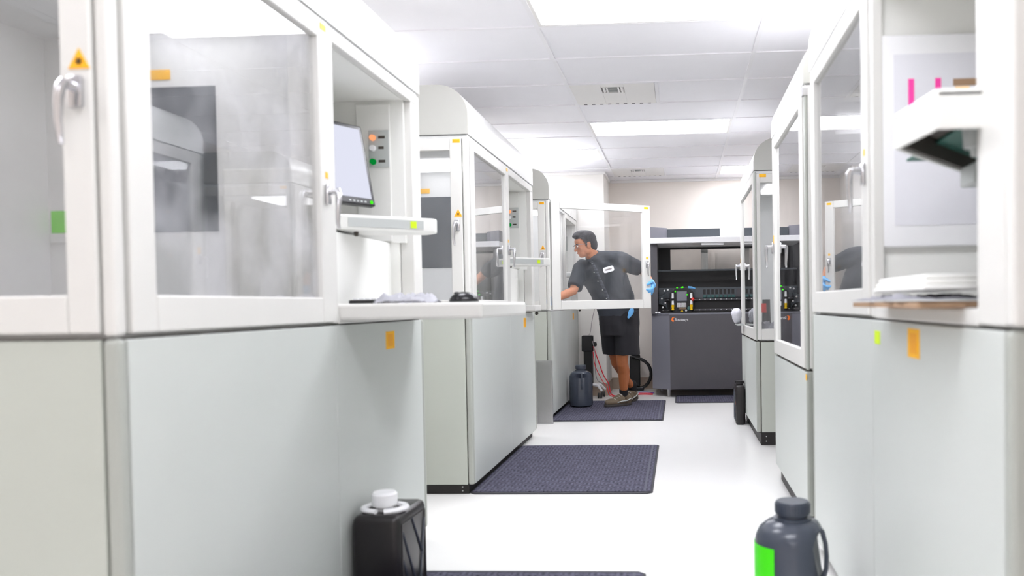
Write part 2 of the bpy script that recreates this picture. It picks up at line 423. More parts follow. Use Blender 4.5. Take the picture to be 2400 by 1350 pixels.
def machine(name, label, origin, rz=0, L=2.10, D=1.0, open_deg=0, shelf=True, tray=0., smudge=False, lab=1.65, labz=0.):
    t = empty(name, origin, label, 'machine', rz)
    # lower cabinet
    bx('plinth', 'kick_black', t, -D + .02, -.035, .02, L - .02, 0, .06, bev=0)
    bx('cabinet_core', 'gap_dark', t, -D + .015, -.014, .014, L - .014, .06, .994, bev=0)
    bx('front_panel', 'grey_panel', t, -.014, 0, .035, 1.112, .055, .992)
    bx('front_panel', 'grey_panel', t, -.014, 0, 1.115, L - .035, .055, .992)
    for y0 in (0, L - .032):
        bx('corner_post', 'post_grey', t, -.034, .001, y0, y0 + .032, .055, .994, bev=.01)
    bx('end_panel', 'grey_end', t, -D, -.037, 0, .014, .055, .992)
    bx('end_panel', 'grey_end', t, -D, -.037, L - .014, L, .055, .992)
    bx('screw', 'metal', t, -.075, -.068, .016, .02, .035, .042, bev=0); bx('screw', 'metal', t, -.075, -.068, .016, .02, .014, .021, bev=0)
    # upper shell
    b = MB()
    b.box(-D, -D + .02, 0, L, 1.0, 2.0); b.box(-D + .02, 0 - .03, .03, L - .02, .994, 1.02)
    b.box(-D + .02, -.005, .02, L - .02, 1.975, 1.998)
    b.box(-D + .02, -.03, L - .02, L, 1.0, 1.985)
    b.build('chamber_shell', 'chamber', t)
    bx('partition', 'chamber', t, -D + .02, -.03, 1.10, 1.118, 1.02, 1.975, bev=0)
    # dark panel in the partition, label, pale panel, post
    bx('dark_window', 'smoke_panel', t, -.70, -.385, 1.095, 1.10, 1.315, 1.80, bev=.002)
    bx('window_label', 'orange_label', t, -.65, -.54, 1.096, 1.10, 1.825, 1.858, bev=0)
    bx('access_panel', 'cream_in', t, -.365, -.13, 1.094, 1.10, 1.04, 1.52, bev=.003)
    bx('inner_post', 'cream_in', t, -.12, -.035, 1.06, 1.10, 1.02, 1.975, bev=.006)
    # interior apparatus: process vat, blade arm, small boxes on the back wall
    bx('chamber_lamp', 'chamber_lamp', t, -.62, -.22, .62, 1.03, 1.958, 1.975, bev=.003)
    bx('process_vat', 'metal', t, -.9, -.15, .12, 1.0, 1.02, 1.055, bev=.01)
    bx('back_cover', 'chamber', t, -.98, -.972, .25, .75, 1.06, 1.9, bev=.002)
    if smudge:
        bx('green_note', 'green_faint', t, -.972, -.905, 1.098, 1.10, 1.32, 1.395, bev=0)
        bx('note_holder', 'chamber', t, -.972, -.905, 1.09, 1.10, 1.285, 1.305, bev=.003)
        bx('sensor_box', 'cream_in', t, -.80, -.72, 1.07, 1.10, 1.02, 1.11, bev=.005)
        MB().ell((-.85, 1.096, 1.205), (.015, .007, .015)).build('indicator_light', 'led_blue', t)
        MB().ell((-.887, 1.096, 1.155), (.011, .006, .011)).build('port', 'black', t)
        bx('drip_box', 'smoke_panel', t, -.9, -.8, .08, .2, 1.055, 1.13, bev=.004)
    # end door (faces -y) with glass, handle, stickers
    b = frame4(-.90, -.10, 1.085, 1.912, -.985, -.036, 1.006, 1.978, -.006, .026)
    ed = b.build('end_door', 'cream', t)
    bx('glass_pane', 'pane', ed, -.905, -.095, .008, .013, 1.08, 1.917, bev=0)
    lever_handle(ed, (-.064, -.006, 1.50), 'y')
    warning_tri(ed, .046, 'y', (-.058, -.006, 1.545))
    o = bx('orange_label', 'orange_label', ed, -.082, -.04, -.0075, -.006, 1.952, 1.972, bev=0)
    bx('printed_lines', 'orange_print', o, -.078, -.044, -.008, -.0075, 1.956, 1.968, bev=0)
    for y0 in (0, L - .03):
        bx('upper_post', 'cream', t, -.032, 0, y0, y0 + .034, 1.0, 1.99, bev=.008)
    # front door
    fd = glazed_door(t, 'front_door', 1.05, 1.004, 1.99, (.085, .965, 1.085, 1.925), 0, 'pane_smudged_bright' if smudge else ('pane_door' if open_deg else 'pane'))
    fd.location = (0, .045, 0)
    lever_handle(fd, (.006, 1.008, 1.425), 'x')
    bx('orange_label', 'orange_label', fd, .0062, .0075, .985, 1.03, 1.955, 1.975, bev=0)
    bx('orange_label', 'orange_label', fd, .0062, .0075, 1.0, 1.02, 1.475, 1.495, bev=0)
    if open_deg: fd.rotation_euler = (0, 0, -math.radians(open_deg)); fd.location = (.012, .045, 0)
    # bay
    b = MB(); b.box(-.03, 0, 1.10, 1.142, 1.0, 1.99, .004); b.box(-.03, 0, 1.142, L - .03, 1.945, 1.99, .004)
    b.box(-.06, 0, 1.985, L - .03, 1.0, 1.945, .004); b.box(-.04, 0, 1.142, 1.985, .997, 1.03, .004)
    b.build('bay_frame', 'cream', t)
    b = MB(); b.box(-.43, -.42, 1.118, 1.985, 1.33, 1.95); b.box(-.42, -.03, 1.965, 1.985, 1.33, 1.95)
    b.box(-.42, -.03, 1.118, 1.985, 1.945, 1.96)
    
    if shelf == 2:
        b.box(-.43, -.42, 1.118, 1.985, 1.02, 1.33)
    else:
        b.box(-.42, -.10, 1.118, 1.985, 1.318, 1.33); b.box(-.112, -.10, 1.118, 1.985, 1.02, 1.318); b.box(-.10, -.06, 1.972, 1.985, 1.02, 1.33)
    b.box(-.42, -.03, 1.118, 1.121, 1.02, 1.945)
    b.build('bay_lining', 'cream_in', t)
    bx('side_cover', 'offwhite', t, -.235, -.085, 1.952, 1.965, 1.335, 1.93, bev=.004)
    cp = bx('control_plate', 'label_grey', t, -.178, -.088, 1.946, 1.952, 1.655, 1.815, bev=.002)
    for i, (zz, mm) in enumerate(((1.783, 'led_orange'), (1.738, 'white_plastic'), (1.68, 'lamp_green'))):
        MB().cyl((-.158, 1.946, zz), (-.158, 1.93, zz), .0135, .012, 14).build('indicator_lamp', mm, cp, smooth=True)
        bx('engraved_text', 'gap_dark', cp, -.135, -.105 - .006 * (i % 2), 1.9455, 1.946, zz - .004, zz + .008, bev=0)
    # lower panel stickers
    o = sticker('orange_label', 'orange_label', t, lab - .05, lab + .05, .885 + labz, .955 + labz, 0, 'orange_print')
    # hood: rounded front top edge
    R_ = .17; prof = [(-D, 2.002), (0.004, 2.002)]
    for k in range(0, 9):
        a = k / 8 * PI / 2
        prof.append((.004 - R_ + R_ * math.cos(a), 2.275 - R_ + R_ * math.sin(a)))
    prof.append((-D, 2.275))
    MB().prism(prof, 'y', .004, 1.63).build('hood', 'hood_white', t, smooth=True)
    MB().prism(prof, 'y', 1.634, L - .004).build('hood', 'hood_white', t, smooth=True)
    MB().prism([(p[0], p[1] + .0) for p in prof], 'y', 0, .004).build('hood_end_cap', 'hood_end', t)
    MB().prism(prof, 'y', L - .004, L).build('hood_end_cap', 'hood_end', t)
    # swung-out monitor shelf
    if shelf == 1:
        A = Vector((-.33, 1.16)); Bp = Vector((.205, 1.67)); d = (Bp - A).normalized(); n = Vector((-d.y, d.x))
        P = [A + n * .02, Bp - d * .03, Bp + n * .02, Bp + n * .10 , Bp - d * .08 + n * .16, A + d * .32 + n * .30, A + n * .30]
        P[1] = Bp - d * .02
        s_ = MB().prism([(p.x, p.y) for p in P], 'z', 1.341, 1.399, bev=.008).build('monitor_shelf', 'offwhite', t)
        ang = math.atan2(d.y, d.x)
        st = MB().box(-.30, 0, -.0015, 0, -.017, .017).build('label_strip', 'label_grey', s_); st.location = (Bp.x - d.x * .06, Bp.y - d.y * .06 , 1.356); st.rotation_euler = (0, 0, ang + .03)
        st.location = (A.x + d.x * .52, A.y + d.y * .52, 1.356)
        p0, p1 = Vector(P[0]), Vector(P[1]); e = (p1 - p0).normalized(); en = Vector((e.y, -e.x)); base = p1 - e * .05 + en * .0008
        st.location = (base.x, base.y, 1.370); st.rotation_euler = (0, 0, math.atan2(e.y, e.x))
        l2 = MB().box(-.055, -.03, -.003, -.0015, -.013, .013).build('lime_label', 'lime_label', s_); l2.location = st.location; l2.rotation_euler = st.rotation_euler
        b = MB()
        for q in (.18, .42): b.cyl((A.x + d.x * q + n.x * .06, A.y + d.y * q + n.y * .06, 1.338), (A.x + d.x * q + n.x * .06, A.y + d.y * q + n.y * .06, 1.322), .009, .006, 10)
        b.build('shelf_bolt', 'gap_dark', s_)
    if tray:
        b = MB(); b.box(-.05, tray, 1.15, 1.98, 1.008, 1.064, .01)
        tr = b.build('keyboard_tray', 'cream', t)
    elif shelf == 1:
        tr = bx('sill_ledge', 'cream', t, -.02, .07, 1.70, 2.0, 1.005, 1.05, bev=.006)
        MB().cyl((.03, 2.005, .985), (.03, 2.03, .985), .014, .012, 10).build('latch_knob', 'gap_dark', tr)
    return t

L1 = machine('resin_printer_machine', 'large pale machine at the left edge, nearest the camera, keyboard tray pulled out', (-1.15, 1.68, 0), tray=.49, smudge=True)
L2 = machine('resin_printer_machine', 'second large pale machine along the left side, with closed front glass door', (-1.15, 4.66, 0))
L3 = machine('resin_printer_machine', 'third pale machine on the left, glass door swung open by the man', (-1.15, 7.60, 0), open_deg=56)
R1 = machine('resin_printer_machine', 'large pale machine at the right edge, with papers and pink tabs in its bay', (.56, 3.62, 0), rz=PI, L=2.15, shelf=2, lab=1.55, labz=.024)
# R1 particulars (local frame turned half round: local = (.56-X, 3.62-Y))
def loc1(X, Y): return (.56 - X, 3.62 - Y)
b = MB()
outer = [(.477, 1.605), (.455, 1.82), (.85, 2.38), (.86, 2.44), (.93, 2.44), (.93, 1.605)]
inner = [(.497, 1.635), (.46, 1.69), (.86, 2.33), (.90, 2.33), (.90, 1.635)]
O = [loc1(*p) for p in outer]; 
sh = MB().prism(O, 'z', 1.418, 1.437, bev=.006).build('monitor_shelf', 'offwhite', R1)
for p, q in zip(outer, outer[1:] + outer[:1]):
    p_, q_ = Vector(loc1(*p)), Vector(loc1(*q)); dd = (q_ - p_); nn = Vector((-dd.y, dd.x)).normalized() * .010
    cen = Vector((sum(v[0] for v in O) / 6, sum(v[1] for v in O) / 6))
    if nn.dot(cen - p_) < 0: nn = -nn
    MB().prism([tuple(p_), tuple(q_), tuple(q_ + nn), tuple(p_ + nn)], 'z', 1.362, 1.432, bev=.003).build('shelf_rim', 'offwhite', sh)
lx, ly = loc1(.62, 1.85)
MB().prism([loc1(*p) for p in [(.475, 1.828), (.855, 2.365), (.865, 2.355), (.485, 1.822)]], 'z', 1.366, 1.417).build('shelf_recess_shade', 'gap_dark', sh)  # dark strip standing in for shade inside the hollow shelf's far rim
bx('circuit_board', 'pcb', sh, *sorted((loc1(.58, 0)[0], loc1(.86, 0)[0])), *sorted((loc1(0, 1.72)[1], loc1(0, 2.2)[1])), 1.398, 1.403, bev=0)
MB().prism([loc1(*p) for p in [(.50, 1.64), (.485, 1.80), (.86, 2.34), (.91, 2.34), (.91, 1.64)]], 'z', 1.404, 1.417).build('shelf_underside_shade', 'gap_dark', sh)  # added dark plate, paints the shade of the hollow underside
MB().cyl((*loc1(.60, 1.76), 1.412), (*loc1(.60, 1.76), 1.352), .026, .022, 14).cyl((*loc1(.6, 1.76), 1.352), (*loc1(.6, 1.76), 1.335), .010, .008, 10).build('pivot_post', 'label_grey', sh, smooth=True)
MB().tube([(*loc1(.60, 1.74), 1.385), (*loc1(.68, 1.72), 1.38), (*loc1(.78, 1.72), 1.385)], .016, 10).build('bracket_arm', 'label_grey', sh, smooth=True)
MB().box(*sorted((loc1(.68, 0)[0], loc1(.76, 0)[0])), *sorted((loc1(0, 2.0)[1], loc1(0, 2.1)[1])), 1.315, 1.362, .004).build('bracket', 'label_grey', sh)
# paper display on bay side wall (plane Y = 2.50)
pf = MB()
X0, X1 = loc1(.94, 0)[0], loc1(.585, 0)[0]
yb = 1.121
pf.box(X0, X1, yb, yb + .02, 1.20, 1.80, .004)
pf = pf.build('notice_board', 'white_plastic', R1)
bx('notice_sheet', 'paper', pf, X0 + .02, X1 - .035, yb + .02, yb + .0215, 1.26, 1.745, bev=0)
for X in (.66, .735):
    bx('pink_tab', 'pink', pf, loc1(X + .016, 0)[0], loc1(X, 0)[0], yb + .0215, yb + .023, 1.585, 1.675, bev=0)
bx('colour_chart', 'orange_label', pf, loc1(.83, 0)[0], loc1(.79, 0)[0], yb + .0215, yb + .0225, 1.635, 1.65, bev=0)
bx('colour_chart', 'cardboard', pf, loc1(.85, 0)[0], loc1(.785, 0)[0], yb + .0215, yb + .0222, 1.652, 1.672, bev=0)
sticker('lime_label', 'lime_label', R1, loc1(0, 2.475)[1], loc1(0, 2.41)[1], .925, .962, 0)
MB().box(-.06, -.03, 2.15, 2.17, .70, .715, .003).cyl((-.045, 2.16, .70), (-.045, 2.16, .66), .008, .012, 10).build('side_latch', 'metal', R1)

# ------------------------------------------------------------------ small machine (right side)
def small_machine(label, origin, L, door_deg=0, sill=.765, near_window=True):
    """front plane x=0 facing -x in world after half turn; local y=L is the end nearest the camera"""
    D = .95; t = empty('curing_machine', origin, label, 'machine', PI)
    bx('plinth', 'kick_black', t, -D + .02, -.03, .02, L - .006, 0, .095, bev=0)
    bx('cabinet_core', 'gap_dark', t, -D + .015, -.014, .014, L - .014, .09, sill - .004, bev=0)
    bx('front_panel', 'grey_panel', t, -.014, 0, .02, L - .03, .095, sill - .012)
    bx('end_panel', 'grey_end', t, -D, -.035, L - .014, L, .095, sill - .012)
    bx('corner_post', 'post_grey', t, -.03, .001, L - .028, L, .095, sill - .006, bev=.008)
    bx('screw', 'metal', t, -.07, -.063, L - .006, L - .002, .06, .068, bev=0); bx('screw', 'metal', t, -.07, -.063, L - .006, L - .002, .025, .033, bev=0)
    b = MB(); b.box(-D, -D + .02, 0, L, sill, 2.0); b.box(-D + .02, -.03, .02, L - .03, sill - .006, sill + .015)
    b.box(-D + .02, -.005, .02, L - .02, 1.975, 1.998); b.box(-D + .02, -.03, 0, .02, sill, 1.985)
    b.build('chamber_shell', 'chamber', t)
    for y0 in (0, L - .036): bx('upper_post', 'post_grey', t, -.014, 0, y0, y0 + .036, sill, 1.99, bev=.005)
    fd = glazed_door(t, 'front_door', L - .09, sill + .004, 1.99, (.09, L - .19, sill + .085, 1.925), 0, 'pane')
    fd.location = (0, .045, 0)
    lever_handle(fd, (.006, .045 if door_deg == 0 else L - .14, 1.36), 'x')
    if door_deg: fd.rotation_euler = (0, 0, -math.radians(door_deg)); fd.location = (.012, .045, 0)
    o = bx('orange_label', 'orange_label', fd, .0062, .0075, .03, .06, 1.38, 1.43, bev=0)
    # end door facing the camera
    b = frame4(-.86, -.042, sill + .085, 1.91, -.93, -.014, sill + .006, 1.978, L - .026, L + .006)
    ed = b.build('end_door', 'cream', t)
    bx('glass_pane', 'pane', ed, -.865, -.037, L - .013, L - .008, sill + .08, 1.915, bev=0)
    bx('orange_label', 'orange_label', ed, -.085, -.035, L + .006, L + .0075, 1.95, 1.972, bev=0)
    R_ = .17; prof = [(-D, 2.002), (0.004, 2.002)]
    for k in range(0, 9):
        a = k / 8 * PI / 2
        prof.append((.004 - R_ + R_ * math.cos(a), 2.235 - R_ + R_ * math.sin(a)))
    prof.append((-D, 2.235))
    MB().prism(prof, 'y', .004, L - .004).build('hood', 'hood_white', t, smooth=True)
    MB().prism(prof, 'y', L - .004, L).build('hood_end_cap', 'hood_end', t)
    bx('chamber_lamp', 'chamber_lamp', t, -.60, -.15, L * .25, L * .6, 1.958, 1.975, bev=.003)
    bx('lift_platform', 'metal', t, -.7, -.25, L * .3, L * .7, sill + .10, sill + .125, bev=.004)
    bx('guide_rail', 'metal', t, -.84, -.80, L * .48, L * .52, sill + .015, 1.95, bev=.003)
    bx('resin_vat', 'label_grey', t, -.8, -.045, .1, L * .95, sill + .015, sill + .07, bev=.008)
    return t
R2 = small_machine('narrow pale machine on the right, standing between the nearest and the far right machines', (.56, 5.06, 0), 1.28, door_deg=0, sill=.745)
R3 = small_machine('far right pale machine with black plinth, beside the dark printer', (.56, 7.66, 0), 1.42)
bx('hinge', 'metal', R2, -.03, .008, 1.245, 1.285, 1.945, 1.985, bev=.004)
sticker('orange_label', 'orange_label', R2, 1.255, 1.283, .70, .725, .0015)

# ------------------------------------------------------------------ things on machine L1 / L2 / L3 shelves
def monitor(label, pos, ang, tilt, scr, w_=.40, h_=.32):
    t = empty('monitor', pos, label, 'monitor', ang)
    # screen faces local -y
    mt = Matrix.Translation((0, 0, .055)) @ Matrix.Rotation(-tilt, 4, 'X')
    def pb(*a, bev=.004): return MB().box(*a, bev=bev).xf(mt)
    b = pb(-w_/2, w_/2, 0, .03, 0, h_, bev=.006); h = b.build('casing', 'black_gloss', t)
    pb(-w_/2 + .018, w_/2 - .018, -.0015, .0005, .03, h_ - .018, bev=0).build('screen', scr, t)
    MB().cyl((w_/2 - .022, -.0005, .015), (w_/2 - .022, -.004, .015), .007, .006, 12).xf(mt).build('power_button', 'led_green', t)
    b = MB()
    for k in range(5): b.box(w_/2 - .06 - k * .02, w_/2 - .05 - k * .02, -.002, 0, .012, .017)
    b.xf(mt).build('button', 'label_grey', t)
    MB().box(-.04, .04, .03, .06, .02, .2, .006).xf(mt).build('stand_neck', 'black_gloss', t)
    MB().lathe([(.07, 0), (.07, .008), (.05, .014), (.03, .018), (.03, .06)], (0, .05), 24).build('stand_base', 'black_gloss', t, smooth=True)
    return t
sz = 1.399
monitor('black monitor with a lit screen on the shelf of the nearest left machine', (-1.325, 3.27, sz + .012), math.radians(64), .22, 'screen', .40, .345)
monitor('small dark monitor beyond the back of the man\'s neck', (-.925, 9.24, sz), math.radians(78), .06, 'screen_blue', .30, .31)
# tray things: keyboard, mouse, crumpled wrap
tz = 1.0645
kb = empty('keyboard', (-1.085, 3.22, tz), 'keyboard lying at the back of the pulled-out tray', 'keyboard', math.radians(78))
MB().box(-.21, .21, -.07, .07, 0, .014, .004).build('keyboard_body', 'black', kb)
b = MB()
for rr in range(5):
    for cc in range(18): b.box(-.2 + cc * .0222, -.2 + cc * .0222 + .018, -.062 + rr * .025, -.062 + rr * .025 + .02, .014, .02)
kk = b.build('key', 'white_plastic', kb); kk['kind'] = 'stuff'
ms = empty('computer_mouse', (-.80, 3.14, tz), 'black computer mouse on the outer end of the tray', 'mouse', math.radians(10))
MB().ell((0, 0, .002), (.056, .034, .038)).build('mouse_body', 'black_gloss', ms, smooth=True)
MB().ell((-.025, 0, .034), (.012, .004, .006)).build('scroll_wheel', 'rubber', ms, smooth=True)
for v in ms.children[0].data.vertices: v.co.z = max(v.co.z, 0)
def crumple(name, label, cat, m, loc, sx, sy, h, rz=0, n=22, seed=1):
    random.seed(seed)
    bm = bmesh.new(); g = {}
    for i in range(n + 1):
        for j in range(n + 1):
            a, b_ = i / n - .5, j / n - .5
            z = h * (.5 + .5 * math.sin(9 * a + 5 * b_ + seed) * math.cos(11 * b_ - 4 * a)) * .6 + random.random() * h * .4
            ed = min(.5 - abs(a), .5 - abs(b_)) * 2
            z *= min(1, ed * 3 + .15)
            jx = (random.random() - .5) * .1 * sx * (ed < .05); jy = (random.random() - .5) * .1 * sy * (ed < .05)
            g[i, j] = bm.verts.new((a * sx + jx, b_ * sy + jy, z + .002))
    top = []
    for i in range(n):
        for j in range(n): top.append(bm.faces.new((g[i, j], g[i+1, j], g[i+1, j+1], g[i, j+1])))
    r_ = bmesh.ops.solidify(bm, geom=top, thickness=.0025)
    bmesh.ops.recalc_face_normals(bm, faces=bm.faces)
    me = bpy.data.meshes.new(name); bm.to_mesh(me); bm.free(); me.materials.append(MATS[m])
    for p in me.polygons: p.use_smooth = True
    zmin = min(v.co.z for v in me.vertices)
    for v in me.vertices: v.co.z -= zmin
    o = bpy.data.objects.new(name, me); COL.objects.link(o); o.location = loc; o.rotation_euler = (0, 0, rz)
    return tag(o, label, cat)
crumple('plastic_wrap', 'crumpled silvery wrap spread along the front edge of the tray', 'wrap', 'foil', (-.965, 2.99, tz), .22, .24, .042, .2, seed=3)
# R1 bay things
crumple('rag', 'fluffy grey rag lying in the bay of the nearest right machine', 'rag', 'cloth_grey', (.555, 2.02, 1.047), .18, .62, .018, 0, seed=5)
b = MB(); b.box(-.09, .09, -.31, .31, 0, .012, .001)
tag(b.build('cardboard_sheet', 'cardboard', None, loc=(.56, 2.02, 1.0315)), 'brown cardboard sheet under the grey rag in the right machine bay', 'cardboard')
b = MB()
for k in range(3): b.box(-.075 + .004 * k, .075 - .003 * k, -.22 + .01 * k, .22 - .012 * k, k * .011, k * .011 + .011, .005)
o = b.build('folded_cloth', 'cloth_white', None, loc=(.565, 1.96, 1.067)); tag(o, 'folded white cloth on top of the grey rag, right machine bay', 'cloth')

# ------------------------------------------------------------------ floor mats
def floor_mat(label, x0, x1, y0, y1):
    t = empty('floor_mat', ((x0 + x1) / 2, (y0 + y1) / 2, 0), label, 'mat', group='anti-fatigue mats along the aisle')
    hx, hy = (x1 - x0) / 2, (y1 - y0) / 2
    MB().prism([(-hx, -hy + .03), (-hx + .03, -hy), (hx - .03, -hy), (hx, -hy + .03), (hx, hy - .03), (hx - .03, hy), (-hx + .03, hy), (-hx, hy - .03)], 'z', 0, .007, bev=.002).build('rubber_backing', 'rubber', t)
    MB().box(-hx + .012, hx - .012, -hy + .03, hy - .03, .007, .011, .002).build('woven_pile', 'mat_weave', t)
    for s_ in (-1, 1): MB().box(s_ * (hx - .045) - .006, s_ * (hx - .045) + .006, -hy + .035, hy - .035, .0105, .0118).build('edge_stripe', 'mat_stripe', t)
floor_mat('dark woven mat at the bottom edge of the photo, nearest the camera', -1.183, -.14, 1.75, 3.29)
floor_mat('large dark woven mat in front of the second left machine', -1.183, -.157, 4.66, 6.255)
floor_mat('dark woven mat under the shoes of the man', -1.183, -.15, 7.565, 9.14)
floor_mat('dark woven mat in front of the dark printer', -.05, .98, 8.895, 9.6)

# ------------------------------------------------------------------ jugs
def jug(label, loc, rz, green=False):
    t = empty('plastic_jug', loc, label, 'jug', rz)
    prof = [(.100, 0), (.116, .012), (.120, .03), (.120, .29), (.116, .312), (.104, .336), (.080, .355), (.05, .364), (.046, .366), (.046, .385)]
    b = MB().lathe(prof, (0, 0), 36)
    # hollow the handle side: squash the upper part on the +x side, add shoulder dent
    for v in b.bm.verts:
        if .17 < v.co.z < .35 and v.co.x > .02:
            k = math.sin((v.co.z - .17) / .18 * PI) * max(0, (v.co.x - .02) / .1) * math.exp(-(v.co.y / .09) ** 2)
            v.co.x -= .075 * k
    b.build('jug_body', 'jug_grey', t, smooth=True)
    MB().tube([(.055, 0, .345), (.075, 0, .343), (.092, 0, .325), (.101, 0, .29), (.104, 0, .25), (.102, 0, .21), (.092, 0, .18)], [.009, .0085, .008, .0075, .0075, .008, .010], 10).build('jug_handle', 'jug_cap', t, smooth=True)
    b = MB().lathe([(.052, .378), (.054, .382), (.054, .414), (.050, .42), (.01, .42)], (0, 0), 32)
    cap = b.build('jug_cap', 'jug_cap', t, smooth=True)
    b = MB()
    for k in range(32):
        a = k * 2 * PI / 32; b.box(-.001, .001, -.0012, .0012, .384, .412); vv = b.bm.verts[:] if False else None
        b.bm.verts.ensure_lookup_table()
        for v in b.bm.verts[-8:]: v.co = Vector((v.co.x + .0545, v.co.y, v.co.z)); v.co.rotate(Euler((0, 0, a)))
    b.build('cap_rib', 'jug_cap', cap)
    MB().lathe([(.060, .362), (.060, .368), (.048, .370)], (0, 0), 28).build('tamper_ring', 'jug_cap', t, smooth=True)
    if green:
        b = MB()
        rings = []
        for k in range(13):
            a = math.radians(-188 + k * 6.4); rings.append((.1208 * math.cos(a), .1208 * math.sin(a)))
        vs_ = [[b.bm.verts.new((x * s_, y * s_, z)) for (z, s_) in ((.05, 1), (.292, 1), (.292, 1.006), (.05, 1.006))] for x, y in rings]
        b.skin(vs_)
        b.build('green_label', 'green_note', t)
    return t
jug('grey plastic jug with bright green label, bottom right of the photo', (.35, 2.70, 0), math.radians(-14), True)
jug('dark grey plastic jug with handle beside the man\'s shoes on the mat', (-1.005, 8.62, .013), math.radians(-78))

# ------------------------------------------------------------------ jerrycans
def jerrycan(label, loc, rz, white=True, m='black_can', hx=.085):
    t = empty('jerrycan', loc, label, 'jerrycan', rz)
    hy, H = .145, .335
    b = MB().box(-hx, hx, -hy, hy, 0, H, min(.026, hx * .45), 4)
    b.build('can_body', m, t, smooth=True)
    # moulded diagonal ribs on the side
    for s_ in (-1, 1):
        b = MB()
        for (ya, za, yb_, zb) in ((-.11, .27, .03, .03), (.11, .27, .05, .03), (-.11, .17, -.03, .03), (-.02, .30, .09, .14)):
            b.tube([(s_ * hx, ya, za), (s_ * (hx + .001), yb_, zb)], .005, 6)
        b.build('side_rib', 'jug_cap', t, smooth=True)
        if True:
            fr = MB()
            for (p, q) in (((-.118, .03), (-.118, .30)), ((-.118, .30), (.118, .30)), ((.118, .30), (.118, .03))):
                fr.tube([(s_ * hx, *p), (s_ * hx, *q)], .004, 6)
            fr.build('side_border', m, t, smooth=True)
    if white:
        MB().lathe([(.03, H - .002), (.03, H + .014), (.042, H + .016), (.045, H + .024), (.045, H + .058), (.038, H + .066), (.01, H + .067)], (0, -.05), 28).build('screw_cap', 'white_plastic', t, smooth=True)
        arc = [(.072 * math.cos(a), -.05 + .062 * math.sin(a), H + .008) for a in [math.radians(-250 + k * 14) for k in range(12)]]
        MB().tube(arc, .013, 8, flat=.7).build('handle_ring', 'white_plastic', t, smooth=True)
        arc = [(.072 * math.cos(a), -.05 + .062 * math.sin(a), H + .008) for a in [math.radians(-74 + k * 14) for k in range(11)]]
        MB().tube(arc, .015, 8, flat=.7).build('handle_ring', 'white_plastic', t, smooth=True)
    else:
        bx('orange_label', 'orange_red', t, -hx - .0012, -hx - .0001, -.1, -.06, .10, .20, bev=0)
        MB().lathe([(.03, H - .002), (.03, H + .012), (.04, H + .014), (.04, H + .035), (.01, H + .037)], (0, -.05), 20).build('screw_cap', 'black_can', t, smooth=True)
    return t
jerrycan('black jerrycan with white screw cap beside the nearest left machine', (-1.045, 2.985, 0), math.radians(-2), True)
jerrycan('black jerrycan with orange label beside the far right machine', (.515, 7.42, 0), 0, False, hx=.038)

# ------------------------------------------------------------------ perforated panel
t = empty('perforated_panel', (-1.19, 7.43, 0), 'leaning perforated metal grille between second and third left machines', 'grille')
b = MB()
b.box(-.072, -.064, -.012, .012, 0, .56); b.box(.062, .072, -.012, .012, 0, .56); b.box(-.064, .062, -.012, .012, .548, .56); b.box(-.064, .062, -.012, .012, 0, .01)
b.build('panel_frame', 'metal', t)
b = MB()
for k in range(22): b.box(-.064 + k * .0058, -.064 + k * .0058 + .0032, -.002, .002, .01, .548)
for k in range(94): b.box(-.064, .062, -.0025, .0025, .01 + k * .0058, .01 + k * .0058 + .0032)
o = b.build('perforated_mesh', 'metal', t); o['kind'] = 'stuff'
bx('backing', 'label_grey', t, -.064, .062, .006, .01, .01, .548, bev=0)

# ------------------------------------------------------------------ dark printer at the back
PY = 9.45
t = empty('industrial_printer', (.24, PY, 0), 'large dark grey printer with raised lid at the end of the aisle', 'printer')
# local: x from -.55 to .62, y 0.. .85
b = MB().prism([(-.345, 0), (1.10, 0), (1.10, .85), (-.545, .85), (-.545, .17)], 'z', .085, .93, bev=.006)
b.build('base_cabinet', 'printer_side', t)
bx('front_panel', 'printer_dark', t, -.342, 1.10, -.012, -.0005, .09, .918, bev=.003)
MB().prism([(-.35, -.008), (1.1, -.008), (1.1, .06), (-.38, .06), (-.53, .17), (-.545, .165)], 'z', .918, .936, bev=.003).build('top_ledge', 'printer_side', t)
for x, y in ((-.36, .12), (.95, .12), (.95, .75), (-.45, .75)):
    MB().cyl((x, y, 0), (x, y, .085), .02, .025, 12).build('foot', 'metal', t)
# upper body
b = MB()
b.box(-.545, -.47, .10, .85, .93, 1.72, .004)                 # left side wall
b.box(1.03, 1.10, .10, .85, .93, 1.72, .004)
b.build('upper_side', 'printer_dark', t)
b = MB(); b.box(-.47, 1.03, .80, .85, .93, 1.44); b.box(-.47, -.33, .80, .85, 1.44, 1.72); b.box(.98, 1.03, .80, .85, 1.44, 1.72); b.box(-.33, .98, .80, .85, 1.69, 1.72)
b.box(-.47, 1.03, .20, .80, .93, .95)
b.box(-.47, 1.03, .52, .80, .95, 1.25)
b.build('chamber', 'printer_black', t)
bx('back_glass', 'pane', t, -.33, .98, .82, .825, 1.44, 1.69, bev=0)
bx('crossbar', 'printer_mid', t, -.47, 1.03, .50, .52, 1.415, 1.435, bev=.002)
bx('rear_post', 'label_grey', t, .04, .12, .86, .90, 1.40, 1.72, bev=.004)
